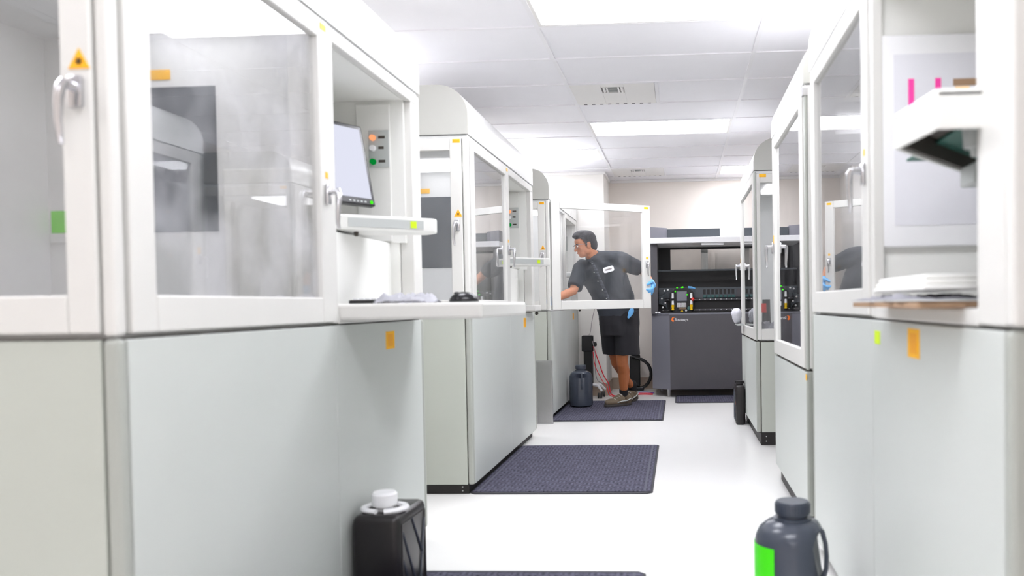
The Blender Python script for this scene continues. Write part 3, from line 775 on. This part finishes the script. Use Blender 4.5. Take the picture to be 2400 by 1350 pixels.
# carriage beam: socket panel, two rails
cb = bx('carriage_beam', 'printer_mid', t, -.47, 1.03, .44, .50, 1.10, 1.225, bev=.004)
for k in range(8):
    bx('socket', 'printer_black', cb, .045 + k * .047, .075 + k * .047, .436, .44, 1.145, 1.20, bev=.002)
    bx('socket_clip', 'printer_teal', cb, .045 + k * .047, .082 + k * .047, .425, .44, 1.105, 1.135, bev=.004)
bx('cover_plate', 'printer_dark', cb, .43, .52, .434, .44, 1.11, 1.205, bev=.004)
for zz in (1.085, .965):
    rl = bx('linear_rail', 'printer_dark', t, -.47, 1.03, .36, .44, zz - .012, zz + .012, bev=.003)
    for k in range(16):
        o = MB().cyl((0, .36, 0), (0, .353, 0), .006, .005, 8).build('rail_bolt', 'white_plastic', rl); o.location = (-.42 + k * .0605, 0, zz)
bx('gantry_face', 'printer_black', t, -.47, 1.03, .40, .44, .977, 1.073, bev=0)
# print head assembly
ph = bpy.data.objects.new('ph', None); bpy.data.objects.remove(ph)
ph = MB().prism([(-.34, .98), (-.30, .94), (-.10, .94), (-.06, .98), (-.06, 1.16), (-.12, 1.215), (-.28, 1.215), (-.34, 1.16)], 'y', .24, .35, bev=.006).build('print_head', 'printer_black', t)
bx('head_block', 'printer_side', ph, -.262, -.142, .215, .24, 1.065, 1.18, bev=.01)
b = MB()
for k in range(10): b.box(-.255 + k * .0105, -.249 + k * .0105, .215, .24, 1.0, 1.05)
b.build('nozzle_fin', 'white_plastic', ph)
b = MB()
for k in range(8): b.box(-.24 + k * .0105, -.234 + k * .0105, .215, .24, .975, .997)
b.build('nozzle_fin', 'cardboard', ph)
for x in (-.305, -.095):
    MB().cyl((x, .225, 1.10), (x, .225, 1.16), .014, .012, 10).build('white_fitting', 'white_plastic', ph, smooth=True)
    MB().cyl((x, .225, 1.03), (x, .225, 1.075), .016, .012, 10).build('white_fitting', 'white_plastic', ph, smooth=True)
    MB().lathe([(.012, .965), (.017, .97), (.012, .99), (.016, 1.005), (.016, 1.025), (.01, 1.03)], (x, .225), 12).build('yellow_knob', 'yellow', ph, smooth=True)
MB().cyl((-.07, .22, 1.08), (-.09, .23, 1.10), .02, .016, 10).build('pink_fitting', 'red_plastic', ph, smooth=True)
for x, z in ((-.255, 1.222), (-.20, 1.224), (-.19, 1.226), (-.275, 1.18), (-.142, 1.14)):
    MB().cyl((x, .225, z), (x, .21, z), .009, .008, 10).build('status_light', 'led_green', ph)
MB().prism([(-.02, 0), (.02, 0), (0, .032)], 'y', .232, .24).build('warning_triangle', 'yellow', ph, loc=(-.202, 0, .942))
MB().ell((-.125, .23, .985), (.018, .015, .024)).build('teal_cap', 'printer_teal', ph, smooth=True)
MB().ell((-.155, .23, .962), (.012, .01, .012)).build('white_cap', 'white_plastic', ph, smooth=True)
b = MB()
for k in range(6):
    b.tube([(-.37 - .012 * k, .3, 1.18 - .01 * k), (-.41 - .01 * k, .26, 1.12), (-.40 - .012 * k, .25, 1.04), (-.37, .27, .98 + .01 * k)], .006, 6)
b.build('hose_bundle', 'printer_mid', ph, smooth=True)
b = MB()
for (x, z) in ((-.40, 1.19), (-.43, 1.10), (-.39, 1.05), (-.42, 1.0), (-.36, 1.2)): b.ell((x, .24, z), (.011, .01, .011), nu=8, nv=6)
b.build('hose_clip', 'white_plastic', ph, smooth=True)
MB().tube([(-.13, .24, 1.225), (-.09, .24, 1.222), (-.05, .25, 1.21)], [.012, .012, .008], 8).build('blue_tube', 'glove', ph, smooth=True)
for x in (-.49, -.455): MB().ell((x, .08, .945), (.014, .012, .010), nu=10, nv=8).build('white_knob', 'white_plastic', t, smooth=True)
# raised lid with white edge
b = MB(); b.box(-.56, 1.12, .02, .86, 1.712, 1.775, .006); lid = b.build('lid_trim', 'white_plastic', t)
bx('lid_handle', 'white_plastic', lid, .02, .27, .06, .12, 1.685, 1.714, bev=.008)
b = MB().prism([(-.545, .10), (-.36, .30), (-.36, .86), (-.545, .86)], 'z', 1.776, 1.905, bev=.003); b.build('lid_corner', 'printer_side', t)
bx('lid', 'printer_mid', t, -.36, 1.06, .30, .86, 1.776, 1.89, bev=.004)
bx('document', 'paper', t, .24, .62, .285, .299, 1.778, 1.895, bev=.001)
# logo
lg = []
for k in range(13):
    a = math.radians(60 + k * 17.5); lg.append((.022 * math.cos(a), .026 * math.sin(a)))
for k in range(12, -1, -1):
    a = math.radians(60 + k * 17.5); lg.append((.010 + .012 * math.cos(a), .005 + .014 * math.sin(a)))
lo = MB().prism(lg, 'y', -.0015, 0).build('logo_emblem', 'orange_red', t, loc=(-.300, -.0125, .866))
text('logo_lettering', 'Stratasys', .042, 'white_plastic', t, (-.285, -.0125, .852), (PI / 2, 0, 0))

# ------------------------------------------------------------------ equipment behind the man
t = empty('rolling_stand', (-.985, 9.52, 0), 'black rolling stand on white caster legs behind the grey jug', 'stand')
bx('column', 'black', t, -.085, .015, -.04, .04, .16, .66, bev=.008)
bx('column_head', 'black_gloss', t, -.105, .025, -.05, .05, .52, .70, bev=.012)
MB().cyl((.025, -.02, .60), (.055, -.03, .60), .028, .024, 14).build('clamp_knob', 'black', t, smooth=True)
for a in (-40, 20, 165, 225, -100):
    ca, sa = math.cos(math.radians(a)), math.sin(math.radians(a))
    l = MB().tube([(0, 0, .15), (.10 * ca, .10 * sa, .14), (.155 * ca, .17 * sa, .085)], [.024, .02, .014], 8, flat=.8).build('leg', 'white_plastic', t, smooth=True)
    cx, cy = .125 * ca, .17 * sa
    MB().cyl((cx - .022, cy, .032), (cx - .006, cy, .032), .032, .032, 16).cyl((cx + .006, cy, .032), (cx + .022, cy, .032), .032, .032, 16).build('caster', 'black', l, smooth=True)
t = empty('vacuum_base', (-.54, 10.28, 0), 'black upright box on a flat base behind the man\'s leg', 'vacuum')
bx('upright_box', 'black', t, -.06, .065, -.05, .05, .05, .42, bev=.012)
bx('base_plate', 'black_gloss', t, -.13, .11, -.09, .07, .0, .045, bev=.012)
bx('collar', 'rubber', t, -.035, .055, -.04, .04, .42, .53, bev=.01)
bx('yellow_tag', 'yellow', t, .02, .05, -.055, -.051, .43, .46, bev=.0)
pts = [(.06, -.02, .42)]
for k in range(14):
    a = math.radians(100 - k * 15.5); pts.append((.02 + .178 * math.cos(a), -.06,   .205 + .185 * math.sin(a)))
MB().tube(pts, .019, 10).build('hose', 'black', t, smooth=True)
def cable(label, m, pts, r_=.005, name='cable'):
    P = [Vector(p) for p in pts]; out = []
    for i in range(len(P) - 1):
        p0, p1, p2, p3 = P[max(i-1, 0)], P[i], P[i+1], P[min(i+2, len(P)-1)]
        for k in range(6):
            s_ = k / 6
            out.append(.5 * ((2*p1) + (-p0+p2)*s_ + (2*p0-5*p1+4*p2-p3)*s_*s_ + (-p0+3*p1-3*p2+p3)*s_**3))
    out.append(P[-1])
    return tag(MB().tube(out, r_, 6).build(name, m, None, smooth=True), label, 'cable')
cable('thick red cable from the rolling stand down to the floor and printer', 'red_cable', [(-.955, 9.44, .58), (-.90, 9.42, .42), (-.84, 9.38, .26), (-.79, 9.40, .17), (-.76, 9.45, .04), (-.66, 9.6, .007), (-.45, 9.75, .007), (-.31, 9.72, .007)], .0065)
cable('thin pinkish red cable looping beside the thick red one', 'red_cable', [(-.958, 9.43, .52), (-.93, 9.38, .36), (-.85, 9.35, .2), (-.80, 9.33, .14), (-.78, 9.36, .05), (-.70, 9.50, .005), (-.50, 9.86, .005), (-.31, 9.85, .005)], .0045)
cable('blue cable lying on the floor towards the printer', 'blue_cable', [(-.62, 9.75, .005), (-.52, 9.95, .005), (-.40, 10.0, .005), (-.30, 9.9, .005)], .005)
cable('thin grey cable hanging down the white wall to the rolling stand', 'grey_cable', [(-.93, 9.66, 1.08), (-.96, 9.66, .98), (-.99, 9.64, .84), (-1.0, 9.6, .74), (-1.01, 9.52, .705)], .0035)
cable('grey cable drooping from the stand to its caster legs', 'grey_cable', [(-.965, 9.45, .64), (-.93, 9.40, .48), (-.93, 9.38, .3), (-.90, 9.36, .2), (-.83, 9.36, .17)], .004)
# rags / red tool around far right machine
b = MB()
tag(crumple('rag', 'pale grey rag hanging inside the far right machine end window', 'rag', 'cloth_grey', (.665, 6.42, .836), .15, .2, .08, 0, seed=9), None, None)
t = empty('red_tool', (.675, 6.62, .8355), 'small black and red tool inside the far right machine', 'tool')
MB().cyl((0, 0, 0), (0, 0, .23), .034, .03, 16).build('tool_body', 'black', t, smooth=True)
MB().cyl((-.02, -.025, .13), (-.02, -.025, .20), .02, .018, 12).build('red_grip', 'red_plastic', t, smooth=True)
rl = MB(); rnd = random.Random(6)
for k in range(16):
    rl.ell((rnd.uniform(-.01, .02), rnd.uniform(-.10, .10), .075 + rnd.uniform(-.035, .04)), (rnd.uniform(.03, .038), rnd.uniform(.04, .06), rnd.uniform(.025, .045)), nu=10, nv=8)
o = remesh('rag_bundle', rl, 'cloth_grey', None, .008, 2); o.location = (.488, 7.32, .845)
zm = min(v.co.z for v in o.data.vertices)
for v in o.data.vertices: v.co.z -= zm
o.location.z = .8625
tag(o, 'grey bundled rag on the front of the far right machine', 'rag')
bx('tray_bracket', 'label_grey', R3, .006, .07, .2, .45, .85, .862, bev=.002)

# ------------------------------------------------------------------ the man
V = Vector
man = empty('person', (-.62, 8.62, .0), 'man in dark work shirt and shorts with blue gloves, leaning into the open machine', 'person')
OFF = V((-.62, 8.62, 0))
def mb(): return MB()
def limb(b, pts, rads, n=14, flat=1.0):
    P = [V(p) - OFF for p in pts]
    b.tube(P, rads, n, True, flat)
    for p, r_ in ((P[0], rads[0]), (P[-1], rads[-1])): b.ell(p, (r_, r_, r_), nu=12, nv=8)
    for p, r_ in zip(P[1:-1], rads[1:-1]): b.ell(p, (r_ * .99,) * 3, nu=12, nv=8)
def basis(fw, up):
    fw = V(fw).normalized(); s_ = V(up).cross(fw).normalized(); u_ = fw.cross(s_)
    return Matrix((fw, s_, u_)).transposed()      # columns: forward, left, up
# joints
ZB = .013; HS = 1.18
neck = V((-.835, 8.47, 1.515)); head = V((-.915, 8.42, 1.635))
shR = V((-.965, 8.54, 1.425)); elR = V((-1.035, 8.36, 1.185)); wrR = V((-1.20, 8.17, 1.105))
shL = V((-.585, 8.42, 1.490)); elL = V((-.36, 8.56, 1.385)); wrL = V((-.258, 8.34, 1.240))
chest = V((-.765, 8.50, 1.36)); belly = V((-.66, 8.55, 1.14)); pelvis = V((-.60, 8.57, .93))
hipL = V((-.53, 8.55, .88)); knL = V((-.575, 8.56, .50)); anL = V((-.572, 8.66, .10 + ZB))
hipR = V((-.69, 8.60, .88)); knR = V((-.665, 8.80, .50)); anR = V((-.505, 9.06, .12 + ZB))
lat = (shL - shR).normalized()
def torso_rings(b, scale=1.0, extra=0.0, lo=0, hi=99):
    spec = [(pelvis + V((0, 0, -.10)), .165, .125), (pelvis, .185, .135), (belly + V((.02, 0, -.06)), .185, .138), (belly, .188, .142), (V((-.70, 8.53, 1.24)), .20, .14), (chest, .21, .138), (V((-.785, 8.49, 1.44)), .195, .115), (V((-.81, 8.48, 1.50)), .13, .08), (neck, .066, .06)]
    spec = spec[lo:hi]
    rings = []
    for i, (c, a, d) in enumerate(spec):
        w_ = (lo + i) / 8
        l_ = (V((.96, -.05, 0)).lerp(lat, min(1, w_ * 1.2))).normalized()
        up = (spec[min(i+1, len(spec)-1)][0] - spec[max(i-1, 0)][0]).normalized()
        fr = l_.cross(up).normalized(); l2 = up.cross(fr).normalized()
        rings.append(b.ring(c - OFF, l2, fr, a * scale + extra, d * scale + extra, 28))
    b.skin(rings)
FB = basis((-.90, -.36, -.26), (-.10, 0, 1))
def H(f_, l_, u_): return head - OFF + FB @ V((f_, l_, u_))
def ellH(b, p, r_, nu=20, nv=14): b.ell(H(*p), r_, FB, nu, nv)
def hand(b, wrist, d, nrm, thumb_side, curl, inf=0.0, S=1.0):
    d = V(d).normalized(); nrm = (V(nrm) - d * V(nrm).dot(d)).normalized(); side = d.cross(nrm) * thumb_side
    W = V(wrist)
    rot = Matrix((d, side, nrm)).transposed()
    pc = W + d * .05 * S
    b.ell(pc - OFF, (.055 * S + inf, .042 * S + inf, .017 * S + inf), rot, 14, 10)
    b.ell(W + d * .075 * S - OFF, (.028 * S + inf, .042 * S + inf, .015 * S + inf), rot, 14, 10)
    for k, (o_, ln) in enumerate(((.030, .072), (.010, .08), (-.010, .075), (-.029, .06))):
        base = W + d * (.088 * S) + side * (o_ * S); p = [base - d * .025]
        p.append(base); ang = 0; cur = base
        for q, fr in enumerate((.45, .32, .25)):
            ang += curl[q]
            dd = d * math.cos(ang) - nrm * math.sin(ang)
            cur = cur + dd * ln * fr * S; p.append(cur)
        limb(b, p, [.0095 * S + inf, .0095 * S + inf, .0088 * S + inf, .0082 * S + inf, .007 * S + inf], 10)
    tb = W + d * .025 * S + side * .030 * S
    t1 = tb + (d * .5 + side * .8 - nrm * .25).normalized() * .038 * S
    t2 = t1 + (d * .8 + side * .25 - nrm * .5).normalized() * .032 * S
    t3 = t2 + (d * .8 - side * .1 - nrm * .6).normalized() * .024 * S
    limb(b, [tb - d * .005, tb, t1, t2, t3], [.012 * S + inf, .014 * S + inf, .0115 * S + inf, .0098 * S + inf, .008 * S + inf], 10)

b = mb()
torso_rings(b)
limb(b, [neck + V((.02, .01, -.04)), neck, head + V((.035, .015, -.055))], [.075, .066, .064])
# head
ellH(b, (-.012, 0, .035), (.103, .080, .098)); ellH(b, (.028, 0, -.01), (.070, .068, .088)); ellH(b, (.040, 0, -.068), (.052, .054, .045)); ellH(b, (.064, 0, -.088), (.026, .03, .022))
ellH(b, (.058, 0, .052), (.040, .058, .04)); ellH(b, (.082, 0, .022), (.015, .045, .010))
for s_ in (-1, 1):
    ellH(b, (.060, s_ * .04, -.018), (.026, .022, .02)); ellH(b, (-.012, s_ * .077, -.012), (.020, .008, .032)); ellH(b, (-.018, s_ * .083, .004), (.016, .006, .018)); ellH(b, (0.0, s_ * .052, -.055), (.045, .018, .04))
    ellH(b, (.104, s_ * .012, -.030), (.010, .009, .008))
P_ = [H(.088, 0, .018), H(.102, 0, -.004), H(.114, 0, -.026)]
b.tube(P_, [.010, .012, .012], 10); b.ell(P_[-1], (.0135,) * 3)
ellH(b, (.089, 0, -.053), (.012, .024, .006)); ellH(b, (.086, 0, -.064), (.012, .021, .006))
# arms
limb(b, [shR, shR.lerp(elR, .5), elR, elR.lerp(wrR, .35), wrR], [.062, .052, .044, .044, .030])
limb(b, [shL, shL.lerp(elL, .5), elL, elL.lerp(wrL, .35), wrL], [.062, .052, .044, .043, .029])
limb(b, [wrR, wrR + (wrR - elR).normalized() * .03], [.029, .026]); limb(b, [wrL, wrL + (wrL - elL).normalized() * .03], [.028, .026])
dR = (wrR - elR).normalized(); dL = (wrL - elL).normalized()
hand(b, wrR + dR * .01, dR + V((-.25, 0, -.05)), (-.1, .2, 1), -1, (.35, .45, .3))
hand(b, wrL + dL * .01, V((-.02, -.5, -.42)), (.95, .1, -.1), 1, (.7, .9, .6), 0, HS)
# legs
limb(b, [hipL, hipL.lerp(knL, .5), knL + V((0, 0, .03)), knL + V((0, .01, -.06)), V((-.565, 8.625, .36)), V((-.57, 8.645, .22)), anL + V((0, 0, .03)), anL], [.098, .085, .064, .058, .062, .047, .038, .042])
limb(b, [hipR, hipR.lerp(knR, .5), knR + V((0, 0, .03)), knR + V((.01, .03, -.06)), V((-.61, 8.93, .36)), V((-.56, 9.0, .23)), anR + V((0, 0, .03)), anR], [.098, .085, .064, .058, .060, .046, .037, .041])
limb(b, [pelvis, hipL], [.12, .10]); limb(b, [pelvis, hipR], [.12, .10])
def toe(an, d, L_=.15): return an + V(d).normalized() * L_
fdL = V((-.80, -.60, 0)); fdR = V((-.55, -.80, -.12))
limb(b, [anL + V((.01, .02, -.04)), toe(anL, fdL, .14) + V((0, 0, -.06))], [.035, .025]); limb(b, [anR + V((.01, .02, -.04)), toe(anR, fdR, .13) + V((0, 0, -.05))], [.035, .025])
body = remesh('body', b, 'skin', man, .0065, 3)
# darker tanned legs: second material by height
body.data.materials.append(MATS['skin_leg'])
for p in body.data.polygons:
    if p.center.z < .8: p.material_index = 1
# face details
for s_ in (-1, 1):
    b = mb(); ellH(b, (.0895, s_ * .031, .006), (.008, .012, .0055), 12, 8); e = b.build('eye', 'eye', man, True)
    b = mb(); ellH(b, (.0965, s_ * .031, .005), (.0025, .0052, .005), 10, 6); b.build('iris', 'black', e, True)
    b = mb(); b.tube([H(.094, s_ * .014, .024), H(.094, s_ * .032, .030), H(.082, s_ * .052, .024)], [.004, .0045, .003], 8); b.build('eyebrow', 'hair', man, True)
b = mb(); b.tube([H(.098, .021, -.059), H(.1015, 0, -.058), H(.098, -.021, -.059)], [.0025, .004, .0025], 8); b.build('lips', 'lip', man, True)
# clear safety glasses
b = mb()
for s_ in (-1, 1):
    b.tube([H(.112, s_ * .004, .022), H(.108, s_ * .05, .022), H(.075, s_ * .076, .018), H(-.005, s_ * .086, .006)], .0022, 6)
    b.tube([H(.112, s_ * .006, .0), H(.108, s_ * .048, -.012), H(.08, s_ * .07, .0)], .0015, 6)
b.build('safety_glasses', 'grey_cable', man, True)
# hair
b = mb()
ellH(b, (-.018, 0, .048), (.110, .086, .098)); ellH(b, (.055, 0, .112), (.048, .058, .028)); ellH(b, (.02, 0, .125), (.07, .06, .03)); ellH(b, (-.065, 0, .0), (.058, .078, .085))
for s_ in (-1, 1): ellH(b, (.018, s_ * .072, .03), (.03, .012, .05)); ellH(b, (.012, s_ * .078, -.008), (.009, .006, .028))
bm_ = b.bm
# carve: drop the parts of the cap that cover forehead, face and ears
hr = remesh('hair', b, 'hair', man, .006, 2)
me = hr.data; bm_ = bmesh.new(); bm_.from_mesh(me)
FBi = FB.inverted()
kill = []
for f_ in bm_.faces:
    q = FBi @ (f_.calc_center_median() - (head - OFF))
    hairline = .075 if q.x > .045 else (.075 - (.045 - q.x) * 2.2 if q.x > .0 else -.03 - max(0, -q.x) * .6)
    side = abs(q.y) > .06 and .010 < q.x < .022 and q.z > -.018
    if q.z < hairline and not side: kill.append(f_)
bmesh.ops.delete(bm_, geom=kill, context='FACES')
bmesh.ops.smooth_vert(bm_, verts=[v for v in bm_.verts if v.is_boundary], factor=.5, use_axis_x=True, use_axis_y=True, use_axis_z=True)
rnd = random.Random(4)
for v in bm_.verts: v.co += v.normal * rnd.uniform(-.0012, .0022)
bm_.to_mesh(me); bm_.free()
# shirt
b = mb()
torso_rings(b, 1.0, .017, 1, 9)
limb(b, [pelvis + V((.0, 0, .06)), belly], [.14, .14])
def sleeve(sh, el, fr, r0, r1):
    limb(b, [sh.lerp(chest, .35), sh], [.085, .080]); P0 = sh - OFF; P1 = sh.lerp(el, fr) - OFF
    b.tube([P0, P0.lerp(P1, .5), P1], [r0, (r0 + r1) / 2 + .004, r1], 20)
limb(b, [neck + V((.01, 0, -.03)), shL + V((-.03, 0, .005))], [.082, .082])
sleeve(shR, elR, .86, .083, .080); sleeve(shL, elL, .90, .083, .078)
sh_ = remesh('shirt', b, 'shirt', man, .0075, 3)
# cloth folds
rnd = random.Random(2)
for v in sh_.data.vertices:
    c_ = v.co; k = math.sin(c_.x * 38 + c_.z * 22 + 2 * math.sin(c_.z * 17)) * .0035 + math.sin(c_.z * 60 - c_.x * 25) * .0016
    v.co += v.normal * k
frd = lat.cross(V((.1, 0, 1))).normalized()      # points forward out of chest
if frd.y > 0: frd = -frd
def front(c, off): return c - OFF + frd * off
# collar, placket, buttons, name tag
b = mb()
nd = (head + V((.035, .015, -.055)) - neck).normalized(); nl = (lat - nd * lat.dot(nd)).normalized(); nf = nl.cross(nd)
nk = neck - OFF
rg = [b.ring(nk + nd * h_, nl, nf, ra, ra * .97, 26) for h_, ra in ((-.045, .100), (-.01, .088), (.028, .080), (.030, .075), (.0, .070))]
b.skin(rg, cap=False)
b.build('collar', 'shirt_light', man, True)
def on_shirt(px_c, dirv, depth=.35):
    """first hit on the shirt from outside along -dirv"""
    org = px_c + dirv * depth
    ok, loc, nor, _ = sh_.ray_cast(org, -dirv)
    return (loc, nor) if ok else (px_c + dirv * .15, dirv)
pl = [neck - OFF + V((-.0, 0, -.045)), chest - OFF + V((0, 0, .03)), chest - OFF + V((.04, 0, -.08)), belly - OFF, belly - OFF + V((.02, 0, -.1))]
pts = [on_shirt(p, frd) for p in pl]
b = mb()
for (p, n_), (q, n2) in zip(pts, pts[1:]):
    for k in range(4):
        a_, c_ = p.lerp(q, k / 4), p.lerp(q, (k + 1) / 4)
        la, na = on_shirt(a_, frd); lc, nc = on_shirt(c_, frd)
        vs_ = [b.bm.verts.new(x) for x in (la + lat * .017 + na * .002, la - lat * .017 + na * .002, lc - lat * .017 + nc * .002, lc + lat * .017 + nc * .002)]
        b.bm.faces.new(vs_)
o = b.build('placket', 'shirt_light', man, True)
sd = o.modifiers.new('s', 'SOLIDIFY'); sd.thickness = .002
for k in range(5):
    p = pts[0][0].lerp(pts[-1][0], .06 + k * .2); l_, n_ = on_shirt(p, frd)
    MB().cyl(l_ + n_ * .003, l_ + n_ * .006, .006, .005, 10).build('button', 'label_grey', man)
cd = V((-.1, -1, .05)).normalized()
def patch(name, m, px_world, w_, h_, tilt=0.0, bev=.02, parent=None, lift=.003):
    l_, n_ = on_shirt(V(px_world) - OFF, cd)
    up = (V((-.28, 0, 1)) - n_ * V((-.28, 0, 1)).dot(n_)).normalized(); ri_ = up.cross(n_).normalized()
    mtx = Matrix((ri_, up, n_)).transposed().to_4x4(); mtx.translation = l_ + n_ * lift
    r_ = h_ * .3; pts_ = []
    for cx_, cy_, a0 in ((w_/2 - r_, h_/2 - r_, 0), (-w_/2 + r_, h_/2 - r_, 90), (-w_/2 + r_, -h_/2 + r_, 180), (w_/2 - r_, -h_/2 + r_, 270)):
        for k in range(4):
            a = math.radians(a0 + k * 30); pts_.append((cx_ + r_ * math.cos(a), cy_ + r_ * math.sin(a)))
    return MB().prism(pts_, 'z', -.004, .002).xf(Matrix.Rotation(tilt, 4, 'Z')).xf(mtx).build(name, m, man)
patch('name_tag', 'white_plastic', (-.675, 8.4, 1.385), .108, .056, .0, lift=.006)
patch('name_tag_lettering', 'grey_cable', (-.675, 8.4, 1.385), .065, .014, .0, lift=.0085)
# shorts
b = mb()
rings = []
for c, a, d in ((pelvis + V((.005, 0, .09)), .195, .148), (pelvis + V((0, 0, 0)), .205, .155), (pelvis + V((0, 0, -.09)), .208, .158), (pelvis + V((.01, 0, -.20)), .195, .145)):
    rings.append(b.ring(c - OFF, V((1, 0, 0)), V((0, 1, 0)), a, d, 24))
b.skin(rings)
def shortleg(hip, kn, z_end):
    s_ = (hip.z - z_end) / (hip.z - kn.z); e = hip.lerp(kn, s_)
    r_ = [b.ring(p - OFF, V((1, 0, 0)), V((0, 1, 0)), ra, ra * 1.02, 22) for p, ra in ((hip + V((0, 0, .03)), .122), (hip.lerp(e, .5), .125), (e, .124))]
    b.skin(r_)
shortleg(hipL + V((.0, 0, 0)), knL + V((.055, 0, 0)), .535); shortleg(hipR, knR + V((.0, -.02, 0)), .53)
so = remesh('shorts', b, 'shorts', man, .0075, 2)
for v in so.data.vertices:
    c_ = v.co; v.co += v.normal * (math.sin(c_.x * 45 + c_.z * 9) * .003 + math.sin(c_.z * 40 + c_.x * 20) * .0015)
MB().tube([(p - OFF) for p in [pelvis + V((.2 * math.cos(a), .153 * math.sin(a), .075)) for a in [k * PI / 12 for k in range(25)]]], .014, 8, flat=.5).build('belt', 'black', man, True)
# glove hanging from pocket
b = mb(); b.ell(V((-.47, 8.385, .965)) - OFF, (.026, .012, .045), Matrix.Rotation(.4, 3, 'Y')); b.ell(V((-.485, 8.385, .93)) - OFF, (.016, .011, .03), Matrix.Rotation(.6, 3, 'Y'))
b.build('spare_glove', 'glove', man, True)
# gloves
b = mb(); hand(b, wrR + dR * .01, dR + V((-.25, 0, -.05)), (-.1, .2, 1), -1, (.35, .45, .3), .0028)
limb(b, [wrR - dR * .035, wrR + dR * .03], [.036, .031]); remesh('glove', b, 'glove', man, .0045, 2)
b = mb(); hand(b, wrL + dL * .01, V((-.02, -.5, -.42)), (.95, .1, -.1), 1, (.7, .9, .6), .0028, HS)
limb(b, [wrL - dL * .03, wrL + dL * .03], [.036, .031]); remesh('glove', b, 'glove', man, .0045, 2)
# socks and shoes
for an, fd_, lift, pitch in ((anL, fdL, ZB, 0), (anR, fdR, 0, .22)):
    b = mb(); limb(b, [an + V((0, 0, -.03)), an + V((0, 0, .055))], [.045, .047]); remesh('sock', b, 'sock', man, .006, 2)
    F = V((fd_.x, fd_.y, 0)).normalized(); S_ = V((-F.y, F.x, 0))
    z0 = lift + (.0 if pitch == 0 else .012)
    base = V((an.x, an.y, z0)) - OFF
    rot = Matrix((F, S_, V((0, 0, 1)))).transposed()
    tilt = Matrix.Rotation(pitch, 3, 'Y')
    def SP(f_, l_, u_): return base + rot @ (tilt @ V((f_, l_, u_)))
    b = mb(); rr = rot @ tilt
    b.ell(SP(-.025, 0, .06), (.07, .047, .058), rr); b.ell(SP(.05, 0, .058), (.09, .05, .056), rr); b.ell(SP(.14, 0, .042), (.09, .054, .038), rr); b.ell(SP(-.01, 0, .088), (.056, .048, .040), rr); b.ell(SP(.04, 0, .095), (.045, .036, .030), rr); b.ell(SP(.10, 0, .033), (.12, .055, .022), rr)
    sh2 = remesh('shoe', b, 'shoe', man, .006, 2)
    pts_ = []
    for k in range(24):
        a = k * 2 * PI / 24; x = .070 + .165 * math.cos(a); y = .055 * math.sin(a) * (1.08 if x > .08 else .92); pts_.append((x, y))
    b = mb().prism(pts_, 'z', 0, .024, bev=.004); b.xf((Matrix.Translation(base) @ rr.to_4x4())); b.build('sole', 'shoe_sole', sh2, True)
    b = mb()
    for k in range(4):
        b.tube([SP(.05 + k * .025, -.034, .108 - k * .012), SP(.055 + k * .025, 0, .122 - k * .0145), SP(.05 + k * .025, .034, .108 - k * .012)], .0045, 6)
    b.build('lace', 'offwhite', sh2, True)
    b = mb()
    for sg in (-1, 1): b.tube([SP(-.06, sg * .044, .07), SP(-.01, sg * .05, .052), SP(.05, sg * .053, .05), SP(.11, sg * .055, .04)], .006, 6)
    b.build('side_overlay', 'label_grey', sh2, True)
# keep every man part relative to the Empty
